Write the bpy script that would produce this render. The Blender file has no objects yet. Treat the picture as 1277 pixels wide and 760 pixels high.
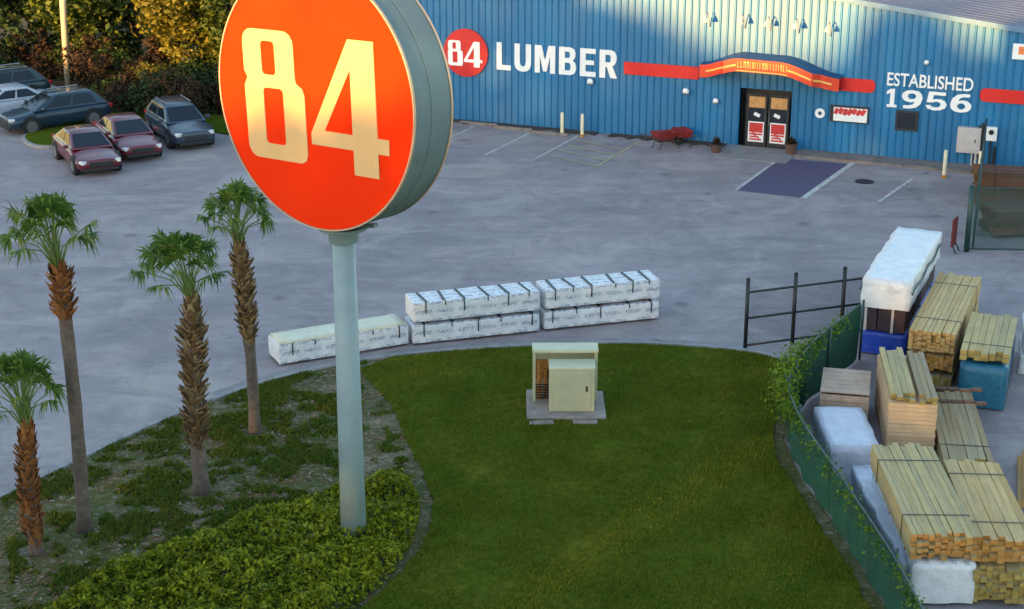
import bpy, bmesh, math, random
from mathutils import Vector, Matrix
random.seed(11)
R = math.radians
scn = bpy.context.scene
COL = scn.collection

# ---------------------------------------------------------------- camera geometry (used to place things on the ground)
F, PT, H = 2060.0, R(19), 16.0
CX, CY = 638.5, 380.0
def ray(x, y):
    u = (x - CX) / F; v = (y - CY) / F
    return u, math.cos(PT) - v * math.sin(PT), -math.sin(PT) - v * math.cos(PT)
def at(x, y, z=0.0):
    a, b, c = ray(x, y); t = (z - H) / c
    return Vector((a * t, b * t, z))
def atY(x, y, Y):
    a, b, c = ray(x, y); t = Y / b
    return Vector((a * t, Y, H + c * t))
W0 = at(570, 150); W1 = at(1200, 207)
WD = (W1 - W0).normalized(); WROT = math.atan2(WD.y, WD.x)
WN = Vector((WD.y, -WD.x, 0))                   # outward normal of the store front
def at_wall(x, y):
    a, b, c = ray(x, y)
    t = (W0.x * WN.x + W0.y * WN.y) / (a * WN.x + b * WN.y)
    P = Vector((a * t, b * t, H + c * t))
    return (P - W0).dot(WD), P.z
def wallp(s, z=0.0, out=0.0):
    P = W0 + WD * s + WN * out
    return Vector((P.x, P.y, z))

# ---------------------------------------------------------------- materials
def new_mat(name):
    m = bpy.data.materials.new(name); m.use_nodes = True
    nt = m.node_tree; b = nt.nodes['Principled BSDF']
    return m, nt, b
def N(nt, t, **kw):
    n = nt.nodes.new(t)
    for k, v in kw.items(): setattr(n, k, v)
    return n
def noise(nt, scale, detail=4, rough=.55, vec=None, dist=0):
    n = N(nt, 'ShaderNodeTexNoise'); n.inputs['Scale'].default_value = scale
    n.inputs['Detail'].default_value = detail; n.inputs['Roughness'].default_value = rough
    n.inputs['Distortion'].default_value = dist
    if vec is not None: nt.links.new(vec, n.inputs['Vector'])
    return n.outputs['Fac']
def coords(nt, scale=(1, 1, 1), kind='Object', rot=(0, 0, 0)):
    t = N(nt, 'ShaderNodeTexCoord'); mp = N(nt, 'ShaderNodeMapping')
    mp.inputs['Scale'].default_value = scale; mp.inputs['Rotation'].default_value = rot
    nt.links.new(t.outputs[kind], mp.inputs['Vector'])
    return mp.outputs['Vector']
def ramp(nt, fac, stops):
    r = N(nt, 'ShaderNodeValToRGB'); e = r.color_ramp.elements
    while len(e) < len(stops): e.new(.5)
    for i, (p, c) in enumerate(stops):
        e[i].position = p; e[i].color = (c[0], c[1], c[2], 1)
    nt.links.new(fac, r.inputs['Fac'])
    return r.outputs['Color']
def mix(nt, fac, a, b, mode='MIX'):
    m = N(nt, 'ShaderNodeMix', data_type='RGBA', blend_type=mode)
    for s, v in ((m.inputs[6], a), (m.inputs[7], b)):
        if isinstance(v, tuple): s.default_value = (v[0], v[1], v[2], 1)
        else: nt.links.new(v, s)
    if isinstance(fac, (int, float)): m.inputs[0].default_value = fac
    else: nt.links.new(fac, m.inputs[0])
    return m.outputs[2]
def bump(nt, b, h, strength=.4, dist=.02):
    n = N(nt, 'ShaderNodeBump'); n.inputs['Strength'].default_value = strength; n.inputs['Distance'].default_value = dist
    nt.links.new(h, n.inputs['Height']); nt.links.new(n.outputs['Normal'], b.inputs['Normal'])
def simple(name, c, rough=.6, metal=0, var=.15, scale=3, bmp=0.0, spec=None, coat=0, dirt=None):
    """one base colour with soft wear and optional bump"""
    m, nt, b = new_mat(name)
    v = coords(nt)
    f = noise(nt, scale, 5, .6, v)
    lo = tuple(x * (1 - var) for x in c); hi = tuple(min(1, x * (1 + var)) for x in c)
    colr = ramp(nt, f, [(.3, lo), (.7, hi)])
    if dirt:
        f2 = noise(nt, scale * 2.7, 6, .7, v, .5)
        colr = mix(nt, ramp(nt, f2, [(.52, (0, 0, 0)), (.72, (dirt[3],) * 3)]), colr, dirt[:3])
    nt.links.new(colr, b.inputs['Base Color'])
    b.inputs['Roughness'].default_value = rough; b.inputs['Metallic'].default_value = metal
    if spec is not None: b.inputs['Specular IOR Level'].default_value = spec
    if coat: b.inputs['Coat Weight'].default_value = coat; b.inputs['Coat Roughness'].default_value = .06
    if bmp: bump(nt, b, noise(nt, scale * 8, 5, .6, v), bmp, .02)
    return m
def leafy(name, cols, rough=.6, trans=.25, spec=.3):
    m, nt, b = new_mat(name)
    g = N(nt, 'ShaderNodeNewGeometry')
    f = N(nt, 'ShaderNodeMath', operation='ADD')
    big = noise(nt, .9, 3, .5, coords(nt))
    nt.links.new(g.outputs['Random Per Island'], f.inputs[0]); nt.links.new(big, f.inputs[1])
    f2 = N(nt, 'ShaderNodeMath', operation='MULTIPLY'); f2.inputs[1].default_value = .5
    nt.links.new(f.outputs[0], f2.inputs[0])
    n = len(cols)
    nt.links.new(ramp(nt, f2.outputs[0], [(.15 + .7 * i / (n - 1), c) for i, c in enumerate(cols)]), b.inputs['Base Color'])
    b.inputs['Roughness'].default_value = rough; b.inputs['Specular IOR Level'].default_value = spec
    if trans:
        out = nt.nodes['Material Output']; ms = N(nt, 'ShaderNodeMixShader'); tr = N(nt, 'ShaderNodeBsdfTranslucent')
        nt.links.new(b.inputs['Base Color'].links[0].from_socket, tr.inputs['Color'])
        ms.inputs[0].default_value = trans
        nt.links.new(b.outputs[0], ms.inputs[1]); nt.links.new(tr.outputs[0], ms.inputs[2])
        nt.links.new(ms.outputs[0], out.inputs['Surface'])
    return m
def boards_mat(name, cols, end=False, grain=True):
    """sawn boards: each board its own tone, grain along local x"""
    m, nt, b = new_mat(name)
    g = N(nt, 'ShaderNodeNewGeometry')
    c = ramp(nt, g.outputs['Random Per Island'], [(i / (len(cols) - 1), x) for i, x in enumerate(cols)])
    v = coords(nt, (1.2, 26, 26))
    f = noise(nt, 1.0, 6, .65, v, .8)
    c = mix(nt, ramp(nt, f, [(.35, (.55,) * 3), (.62, (0, 0, 0))]), c, mix(nt, .6, c, (.12, .07, .03)))
    blot = noise(nt, 1.7, 5, .65, coords(nt))
    c = mix(nt, ramp(nt, blot, [(.45, (0, 0, 0)), (.75, (.55,) * 3)]), c, mix(nt, .5, c, (.16, .15, .12)))
    nt.links.new(c, b.inputs['Base Color']); b.inputs['Roughness'].default_value = .75
    b.inputs['Specular IOR Level'].default_value = .25
    bump(nt, b, f, .35, .01)
    return m

M = {}
# asphalt: worn pale, tyre streaks, cracks, patches
def asphalt():
    m, nt, b = new_mat('worn_asphalt')
    fine = noise(nt, 30, 6, .75, coords(nt))
    big = noise(nt, .16, 6, .62, coords(nt), .6)
    st = noise(nt, 1.0, 6, .65, coords(nt, (.16, 1.5, 1), rot=(0, 0, R(-6))), .7)
    st2 = noise(nt, 1.0, 5, .6, coords(nt, (.5, .09, 1), rot=(0, 0, R(24))), .5)
    mot = noise(nt, .55, 7, .68, coords(nt), 1.0)
    c = ramp(nt, big, [(.28, (.255, .21, .218)), (.5, (.35, .29, .297)), (.72, (.44, .37, .365))])
    c = mix(nt, ramp(nt, mot, [(.42, (.5,) * 3), (.58, (0, 0, 0))]), c, (.21, .175, .188))
    wm = noise(nt, .21, 6, .7, coords(nt, (.7, 1.6, 1)), .8)
    c = mix(nt, ramp(nt, wm, [(.53, (0, 0, 0)), (.66, (.8,) * 3)]), c, (.46, .38, .345))
    c = mix(nt, ramp(nt, wm, [(.30, (.65,) * 3), (.45, (0, 0, 0))]), c, (.19, .165, .185))
    c = mix(nt, ramp(nt, mot, [(.56, (0, 0, 0)), (.74, (.55,) * 3)]), c, (.47, .405, .395))
    c = mix(nt, ramp(nt, st, [(.50, (0, 0, 0)), (.72, (.35,) * 3)]), c, (.40, .36, .36))
    c = mix(nt, ramp(nt, st, [(.26, (.42,) * 3), (.42, (0, 0, 0))]), c, (.15, .13, .14))
    c = mix(nt, ramp(nt, st2, [(.58, (0, 0, 0)), (.74, (.45,) * 3)]), c, (.13, .118, .125))
    c = mix(nt, ramp(nt, fine, [(.42, (.3,) * 3), (.6, (0, 0, 0))]), c, (.10, .095, .095))
    sp = N(nt, 'ShaderNodeTexVoronoi'); sp.inputs['Scale'].default_value = .42; nt.links.new(coords(nt), sp.inputs['Vector'])
    spn = N(nt, 'ShaderNodeMath', operation='ADD'); nt.links.new(sp.outputs['Distance'], spn.inputs[0])
    spm = N(nt, 'ShaderNodeMath', operation='MULTIPLY'); spm.inputs[1].default_value = .35; nt.links.new(noise(nt, 4, 5, .7, coords(nt)), spm.inputs[0]); nt.links.new(spm.outputs[0], spn.inputs[1])
    c = mix(nt, ramp(nt, spn.outputs[0], [(.20, (.55,) * 3), (.30, (0, 0, 0))]), c, (.07, .065, .07))
    vo = N(nt, 'ShaderNodeTexVoronoi', feature='DISTANCE_TO_EDGE'); vo.inputs['Scale'].default_value = .22
    wv = N(nt, 'ShaderNodeVectorMath', operation='ADD')
    nn = N(nt, 'ShaderNodeTexNoise'); nn.inputs['Scale'].default_value = 1.3; nn.inputs['Detail'].default_value = 5
    co = coords(nt); nt.links.new(co, nn.inputs['Vector']); nt.links.new(co, wv.inputs[0])
    sc = N(nt, 'ShaderNodeVectorMath', operation='SCALE'); sc.inputs['Scale'].default_value = 1.1
    nt.links.new(nn.outputs['Color'], sc.inputs[0]); nt.links.new(sc.outputs[0], wv.inputs[1])
    nt.links.new(wv.outputs[0], vo.inputs['Vector'])
    c = mix(nt, ramp(nt, vo.outputs['Distance'], [(.003, (.16,) * 3), (.010, (0, 0, 0))]), c, (.06, .06, .065))
    nt.links.new(c, b.inputs['Base Color']); b.inputs['Roughness'].default_value = .8
    b.inputs['Specular IOR Level'].default_value = .35
    bump(nt, b, fine, .35, .02)
    return m
M['asphalt'] = asphalt()
def lawn():
    m, nt, b = new_mat('mown_lawn')
    v = coords(nt)
    f1 = noise(nt, .45, 5, .6, v, .4); f2 = noise(nt, 5, 6, .7, v); f3 = noise(nt, 34, 5, .75, v)
    c = ramp(nt, f1, [(.3, (.060, .098, .008)), (.5, (.105, .132, .010)), (.7, (.17, .165, .018))])
    c = mix(nt, ramp(nt, f2, [(.4, (.7,) * 3), (.62, (0, 0, 0))]), c, (.040, .072, .002))
    c = mix(nt, ramp(nt, f3, [(.5, (0, 0, 0)), (.72, (.6,) * 3)]), c, (.10, .12, .018))
    f4 = noise(nt, 1.1, 6, .7, v, .8)
    c = mix(nt, ramp(nt, f4, [(.62, (0, 0, 0)), (.8, (.6,) * 3)]), c, (.19, .15, .045))
    nt.links.new(c, b.inputs['Base Color']); b.inputs['Roughness'].default_value = .9
    b.inputs['Specular IOR Level'].default_value = .03
    bump(nt, b, f3, .9, .05)
    return m
M['lawn'] = lawn()
def bed():
    m, nt, b = new_mat('sandy_bed_soil')
    v = coords(nt)
    f1 = noise(nt, .7, 6, .65, v, .6); f2 = noise(nt, 7, 6, .7, v, .5); f3 = noise(nt, 40, 4, .7, v)
    c = ramp(nt, f1, [(.3, (.22, .11, .045)), (.40, (.15, .115, .045)), (.50, (.09, .115, .03)), (.58, (.17, .145, .075)), (.70, (.36, .29, .20))])
    c = mix(nt, ramp(nt, f2, [(.52, (0, 0, 0)), (.7, (.85,) * 3)]), c, (.38, .33, .27))
    c = mix(nt, ramp(nt, f2, [(.3, (.8,) * 3), (.45, (0, 0, 0))]), c, (.045, .085, .016))
    c = mix(nt, ramp(nt, f3, [(.4, (.5,) * 3), (.6, (0, 0, 0))]), c, (.035, .028, .018))
    nt.links.new(c, b.inputs['Base Color']); b.inputs['Roughness'].default_value = .95
    b.inputs['Specular IOR Level'].default_value = .1
    bump(nt, b, f2, .9, .08)
    return m
M['bed'] = bed()
def litter():
    m, nt, b = new_mat('leaf_litter_ground')
    v = coords(nt)
    f1 = noise(nt, .35, 6, .65, v, .5); f2 = noise(nt, 3.5, 6, .75, v, .3)
    c = ramp(nt, f1, [(.32, (.02, .016, .009)), (.5, (.06, .026, .012)), (.68, (.11, .048, .02))])
    c = mix(nt, ramp(nt, f2, [(.35, (.8,) * 3), (.6, (0, 0, 0))]), c, (.02, .018, .012))
    nt.links.new(c, b.inputs['Base Color']); b.inputs['Roughness'].default_value = .95
    bump(nt, b, f2, .8, .15)
    return m
M['litter'] = litter()
def rib_wall():
    m, nt, b = new_mat('blue_ribbed_metal')
    f = noise(nt, 1.0, 5, .6, coords(nt, (.5, .5, .12)), .3)
    stv = noise(nt, 1.0, 6, .65, coords(nt, (4.5, 4.5, .22)))
    c = ramp(nt, f, [(.3, (.0, .125, .29)), (.7, (.0, .175, .385))])
    c = mix(nt, ramp(nt, stv, [(.5, (0, 0, 0)), (.75, (.45,) * 3)]), c, (.006, .17, .38))
    c = mix(nt, ramp(nt, stv, [(.25, (.5,) * 3), (.42, (0, 0, 0))]), c, (.001, .06, .16))
    t = N(nt, 'ShaderNodeTexCoord'); sx = N(nt, 'ShaderNodeSeparateXYZ'); nt.links.new(t.outputs['Object'], sx.inputs[0])
    dv = N(nt, 'ShaderNodeMath', operation='DIVIDE'); dv.inputs[1].default_value = .915; nt.links.new(sx.outputs[0], dv.inputs[0])
    fl = N(nt, 'ShaderNodeMath', operation='FLOOR'); nt.links.new(dv.outputs[0], fl.inputs[0])
    wn = N(nt, 'ShaderNodeTexWhiteNoise', noise_dimensions='1D'); nt.links.new(fl.outputs[0], wn.inputs['W'])
    c = mix(nt, ramp(nt, wn.outputs['Value'], [(0, (0, 0, 0)), (1, (.28,) * 3)]), c, (.001, .075, .20))
    nt.links.new(c, b.inputs['Base Color'])
    b.inputs['Metallic'].default_value = 0; b.inputs['Specular IOR Level'].default_value = .7
    r = ramp(nt, stv, [(.3, (.38,) * 3), (.7, (.47,) * 3)]); nt.links.new(r, b.inputs['Roughness'])
    return m
M['ribwall'] = rib_wall()
M['roof'] = simple('galvanised_roof', (.17, .175, .23), .8, 0, .12, .4, spec=.1, dirt=(.13, .12, .13, .5))
M['trim'] = simple('pale_blue_trim', (.10, .20, .32), .6)
M['red_band'] = simple('red_painted_band', (.62, .012, .010), .45, var=.08, scale=1)
M['canopy_red'] = simple('canopy_orange_red', (.66, .055, .018), .4, var=.12, scale=2)
M['canopy_blue'] = simple('canopy_dark_blue', (.01, .06, .17), .5)
M['gold'] = simple('gold_lettering', (.85, .50, .12), .45, var=.1)
M['white'] = simple('white_lettering', (.78, .78, .78), .5, var=.05, scale=1)
M['sign_face'] = None
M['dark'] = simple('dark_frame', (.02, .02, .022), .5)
M['black'] = simple('black_paint', (.012, .013, .015), .55)
M['concrete'] = simple('weathered_concrete', (.26, .215, .19), .85, var=.25, scale=1.6, bmp=.3, dirt=(.10, .08, .06, .85))
M['kerb'] = simple('kerb_concrete', (.27, .26, .26), .85, var=.2, scale=1.5, bmp=.3, dirt=(.1, .09, .075, .7))
def line_paint(name, c, wear=.55):
    m, nt, b = new_mat(name)
    f = noise(nt, 4, 6, .75, coords(nt), .4)
    col = mix(nt, ramp(nt, f, [(wear - .08, (0, 0, 0)), (wear + .08, (1, 1, 1))]), c, (.17, .16, .168))
    nt.links.new(col, b.inputs['Base Color']); b.inputs['Roughness'].default_value = .8
    return m
M['line'] = line_paint('worn_white_line', (.52, .51, .49), .57)
M['line_y'] = line_paint('worn_yellow_line', (.44, .38, .22), .57)
M['pad'] = line_paint('faded_blue_pad_paint', (.085, .072, .13), .72)
M['apron'] = simple('apron_concrete', (.25, .235, .235), .85, var=.2, scale=.9, bmp=.3, dirt=(.12, .10, .09, .8))
M['walk'] = simple('brown_stained_walk', (.20, .165, .15), .9, var=.25, scale=1.2, bmp=.3, dirt=(.06, .045, .035, .8))
M['mulch'] = simple('dark_mulch', (.055, .04, .032), .95, var=.4, scale=3, bmp=.8)
M['pole'] = simple('grey_green_pole', (.22, .30, .32), .5, .0, .14, 1.2, dirt=(.28, .27, .22, .4))
M['drum'] = simple('grey_green_drum', (.13, .185, .185), .6, .0, .16, .8, dirt=(.10, .12, .11, .6))
M['ring'] = simple('pale_trim_ring', (.62, .40, .24), .4, .2, .1)
M['numeral'] = simple('cream_numeral', (.70, .42, .18), .4, var=.05, scale=2)
def face_mat():
    m, nt, b = new_mat('red_sign_face')
    f = noise(nt, .8, 4, .6, coords(nt))
    nt.links.new(ramp(nt, f, [(.3, (.80, .026, .001)), (.7, (.82, .034, .001))]), b.inputs['Base Color'])
    b.inputs['Roughness'].default_value = .5; b.inputs['Specular IOR Level'].default_value = .08
    return m
M['sign_face'] = face_mat()
M['roundel'] = simple('dark_red_roundel', (.55, .012, .015), .4, var=.12, scale=2)
M['glass'] = simple('dark_glass', (.018, .022, .03), .08, spec=.6)
M['car_glass'] = simple('car_glass', (.006, .010, .02), .05, spec=.42)
M['rubber'] = simple('tyre_rubber', (.016, .016, .017), .8)
M['rim'] = simple('alloy_rim', (.22, .22, .23), .4, .6)
M['lamp_clear'] = simple('headlight_lens', (.6, .62, .62), .12, spec=.7)
M['lamp_red'] = simple('tail_lens', (.35, .01, .01), .2)
M['chrome'] = simple('chrome_trim', (.5, .5, .52), .2, .9)
def paint(name, c, metal=.35):
    m = simple(name, c, .35, 0, .05, 1.0, coat=.6); return m
M['bollard'] = simple('cream_bollard', (.74, .66, .48), .5, var=.12, scale=4, dirt=(.45, .30, .15, .6))
M['box_grey'] = simple('meter_box_grey', (.48, .43, .42), .5, var=.1)
M['cab'] = simple('beige_cabinet', (.42, .42, .27), .55, var=.08, scale=2, dirt=(.36, .33, .22, .5))
M['cab_top'] = simple('beige_cabinet_top', (.50, .49, .34), .55, var=.08, scale=2, dirt=(.4, .36, .25, .5))
M['rust'] = simple('orange_brown', (.40, .17, .035), .8, var=.3, scale=5)  # orange-brown tone of the cabinet bay and bollard collars
def wrap(name, c, mark=(.25, .27, .33), wear=.6, rows=None):
    m, nt, b = new_mat(name)
    v = coords(nt)
    f = noise(nt, 3, 6, .65, v, .8); f2 = noise(nt, 1.0, 5, .7, coords(nt, (4, 14, 14)), .3)
    cc = ramp(nt, f, [(.3, tuple(x * .78 for x in c)), (.65, c)])
    cc = mix(nt, ramp(nt, f2, [(wear, (0, 0, 0)), (wear + .1, (.7,) * 3)]), cc, mark)
    if rows:                                            # rows of small grey print on the wrap
        t = N(nt, 'ShaderNodeTexCoord'); sx = N(nt, 'ShaderNodeSeparateXYZ'); nt.links.new(t.outputs['Object'], sx.inputs[0])
        wv = N(nt, 'ShaderNodeTexBrick'); wv.inputs['Scale'].default_value = 1; wv.inputs['Brick Width'].default_value = .62; wv.inputs['Row Height'].default_value = .26
        wv.inputs['Mortar Size'].default_value = .075; wv.inputs['Mortar Smooth'].default_value = .02
        cb = N(nt, 'ShaderNodeCombineXYZ'); nt.links.new(sx.outputs[0], cb.inputs[0])
        yz = N(nt, 'ShaderNodeMath', operation='ADD'); nt.links.new(sx.outputs[1], yz.inputs[0]); nt.links.new(sx.outputs[2], yz.inputs[1]); nt.links.new(yz.outputs[0], cb.inputs[1])
        nt.links.new(cb.outputs[0], wv.inputs['Vector'])
        inv = N(nt, 'ShaderNodeMath', operation='SUBTRACT'); inv.inputs[0].default_value = 1; nt.links.new(wv.outputs['Fac'], inv.inputs[1])
        gl_ = noise(nt, 1.0, 2, .5, coords(nt, (26, 3, 34)))
        mm = N(nt, 'ShaderNodeMath', operation='MULTIPLY'); nt.links.new(inv.outputs[0], mm.inputs[0]); nt.links.new(ramp(nt, gl_, [(.47, (0, 0, 0)), (.52, (.75,) * 3)]), mm.inputs[1])
        ge = N(nt, 'ShaderNodeNewGeometry'); vt = N(nt, 'ShaderNodeVectorTransform', vector_type='NORMAL', convert_from='WORLD', convert_to='OBJECT'); nt.links.new(ge.outputs['True Normal'], vt.inputs[0])
        sn = N(nt, 'ShaderNodeSeparateXYZ'); nt.links.new(vt.outputs[0], sn.inputs[0]); ab = N(nt, 'ShaderNodeMath', operation='ABSOLUTE'); nt.links.new(sn.outputs[0], ab.inputs[0])
        lt = N(nt, 'ShaderNodeMath', operation='LESS_THAN'); lt.inputs[1].default_value = .6; nt.links.new(ab.outputs[0], lt.inputs[0])
        m3 = N(nt, 'ShaderNodeMath', operation='MULTIPLY'); nt.links.new(mm.outputs[0], m3.inputs[0]); nt.links.new(lt.outputs[0], m3.inputs[1])
        cc = mix(nt, m3.outputs[0], cc, (.20, .23, .33))
    nt.links.new(cc, b.inputs['Base Color']); b.inputs['Roughness'].default_value = .4
    bump(nt, b, f, .8, .05)
    return m
M['wrap'] = wrap('white_lumber_wrap', (.72, .72, .74), rows=True)
M['tarp'] = wrap('white_tarp', (.74, .73, .74), (.5, .5, .55), .66)
M['wrap_cream'] = wrap('cream_wrap', (.66, .62, .46), (.4, .38, .3), .62)
M['lav'] = wrap('pale_tarp', (.50, .53, .62), (.36, .38, .46), .62)
M['bluewrap'] = wrap('bright_blue_wrap', (.012, .06, .42), (.01, .03, .2), .66)
M['tealwrap'] = wrap('teal_wrap', (.012, .12, .21), (.008, .06, .11), .66)
M['maroon'] = simple('dark_maroon_goods', (.035, .018, .024), .7, var=.3, scale=4)
M['pine'] = boards_mat('fresh_pine_boards', [(.54, .36, .15), (.64, .46, .21), (.48, .30, .11), (.58, .41, .19)])
M['pine_end'] = boards_mat('pine_board_ends', [(.46, .22, .05), (.54, .28, .075), (.38, .17, .03)])
M['treated'] = boards_mat('greenish_treated_boards', [(.46, .34, .15), (.54, .41, .18), (.47, .37, .19), (.40, .33, .17)])
M['treated_end'] = boards_mat('treated_board_ends', [(.34, .25, .06), (.42, .30, .08), (.25, .19, .05)])
M['grey_boards'] = boards_mat('weathered_boards', [(.36, .28, .16), (.44, .35, .20), (.28, .22, .14), (.40, .29, .15)])
M['honey'] = boards_mat('honey_boards', [(.50, .30, .10), (.55, .34, .13), (.46, .26, .08)])
M['ply'] = simple('pinkish_sheet_goods', (.56, .37, .21), .75, var=.12, scale=2, bmp=.15)
M['ply_top'] = simple('brown_crate_board', (.46, .33, .24), .75, var=.2, scale=2.5, bmp=.2, dirt=(.28, .18, .11, .6))
M['runner'] = simple('dark_dunnage', (.09, .06, .04), .85)
M['strap'] = simple('black_strap', (.015, .016, .02), .5)
def screen_mat():
    m, nt, b = new_mat('green_windscreen_fabric')
    v = coords(nt)
    f = noise(nt, 2.0, 5, .65, v, .4); wv = noise(nt, 1, 4, .6, coords(nt, (3.5, 3.5, .5)))
    c = ramp(nt, f, [(.3, (.002, .042, .022)), (.7, (.006, .078, .042))])
    c = mix(nt, ramp(nt, wv, [(.5, (0, 0, 0)), (.7, (.5,) * 3)]), c, (.012, .09, .055))
    nt.links.new(c, b.inputs['Base Color']); b.inputs['Roughness'].default_value = .8
    bump(nt, b, wv, .6, .06)
    return m
M['screen'] = screen_mat()
M['green_post'] = simple('dark_green_post', (.012, .045, .042), .5)
def chain_mat(name, c, cell=9.0, wire=.06, cover=0.0):
    m, nt, b = new_mat(name)
    t = N(nt, 'ShaderNodeTexCoord')
    sx = N(nt, 'ShaderNodeSeparateXYZ'); nt.links.new(t.outputs['UV'], sx.inputs[0])
    def diag(sgn):
        a = N(nt, 'ShaderNodeMath', operation='MULTIPLY'); a.inputs[1].default_value = sgn; nt.links.new(sx.outputs[1], a.inputs[0])
        s = N(nt, 'ShaderNodeMath', operation='ADD'); nt.links.new(sx.outputs[0], s.inputs[0]); nt.links.new(a.outputs[0], s.inputs[1])
        k = N(nt, 'ShaderNodeMath', operation='MULTIPLY'); k.inputs[1].default_value = cell; nt.links.new(s.outputs[0], k.inputs[0])
        fr = N(nt, 'ShaderNodeMath', operation='FRACT'); nt.links.new(k.outputs[0], fr.inputs[0])
        l = N(nt, 'ShaderNodeMath', operation='LESS_THAN'); l.inputs[1].default_value = wire; nt.links.new(fr.outputs[0], l.inputs[0])
        return l.outputs[0]
    mx = N(nt, 'ShaderNodeMath', operation='MAXIMUM'); nt.links.new(diag(1), mx.inputs[0]); nt.links.new(diag(-1), mx.inputs[1])
    o = mx.outputs[0]
    if cover:
        m2 = N(nt, 'ShaderNodeMath', operation='MAXIMUM'); nt.links.new(o, m2.inputs[0]); m2.inputs[1].default_value = cover; o = m2.outputs[0]
    nt.links.new(o, b.inputs['Alpha'])
    b.inputs['Base Color'].default_value = (*c, 1); b.inputs['Roughness'].default_value = .6
    return m
M['chain_dark'] = chain_mat('dark_chain_link', (.03, .035, .04), 11, .09)
M['chain_green'] = chain_mat('green_chain_link', (.02, .08, .07), 11, .10, .25)
M['trunk_palm'] = simple('grey_palm_bark', (.12, .09, .072), .9, var=.4, scale=6, bmp=.6)
M['boot'] = leafy('palm_boot_stubs', [(.06, .036, .018), (.13, .078, .035), (.23, .145, .065), (.36, .27, .16)], .85, 0)
M['boot_orange'] = leafy('rusty_palm_boot_stubs', [(.09, .035, .013), (.22, .085, .026), (.36, .16, .05)], .85, 0)
M['frond'] = leafy('palm_fan_green', [(.018, .052, .010), (.05, .11, .018), (.12, .19, .032), (.24, .26, .055)], .5, .2, .15)
M['petiole'] = simple('palm_petiole', (.13, .19, .045), .5)
M['hedge'] = leafy('hedge_leaf', [(.022, .045, .003), (.10, .135, .005), (.20, .225, .010), (.33, .32, .02)], .6, .2, .10)
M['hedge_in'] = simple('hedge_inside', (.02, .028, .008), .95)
M['vine'] = leafy('vine_leaf', [(.03, .08, .010), (.10, .18, .015), (.24, .32, .03)], .6, .3, .1)
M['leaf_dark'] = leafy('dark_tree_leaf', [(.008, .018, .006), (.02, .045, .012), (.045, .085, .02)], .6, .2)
M['leaf_mid'] = leafy('mid_tree_leaf', [(.015, .038, .005), (.06, .09, .010), (.14, .15, .018)], .6, .25)
M['leaf_gold'] = leafy('golden_tree_leaf', [(.045, .050, .006), (.13, .115, .010), (.24, .20, .018)], .6, .3)
M['leaf_brown'] = leafy('dry_brown_leaf', [(.018, .012, .007), (.048, .027, .012), (.10, .05, .02)], .8, .15)
M['bark'] = simple('tree_bark', (.07, .05, .035), .9, var=.3, scale=5, bmp=.5)
M['tanpole'] = simple('pale_tan_pole', (.52, .40, .27), .7, var=.15, scale=2)
M['tuft'] = leafy('weed_tuft', [(.03, .07, .008), (.07, .12, .012), (.11, .14, .02), (.17, .10, .03)], .8, .2, .08)
M['grass_blade'] = leafy('grass_blade', [(.060, .10, .008), (.105, .138, .012), (.19, .18, .025)], .8, .2, .05)
M['dry'] = leafy('dead_leaf', [(.10, .055, .03), (.2, .12, .07), (.30, .24, .19)], .9, 0)
M['poster_red'] = simple('poster_red', (.55, .03, .03), .5, var=.1)
M['warm_reflection'] = simple('painted_reflection', (.52, .27, .10), .3, var=.25, scale=5)  # colour of the warm reflection painted on the door glass
M['wbarrow'] = simple('wheelbarrow_red', (.24, .02, .016), .45, var=.2, scale=4)
M['pot'] = simple('brown_pot', (.12, .06, .045), .8)
M['orange'] = simple('orange_sign', (.75, .20, .06), .5)
M['redpanel'] = simple('dark_red_panel', (.13, .014, .016), .6, var=.25, scale=4)
M['rustgoods'] = boards_mat('rusty_brown_goods', [(.10, .045, .03), (.17, .07, .045), (.07, .04, .03)])

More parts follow.
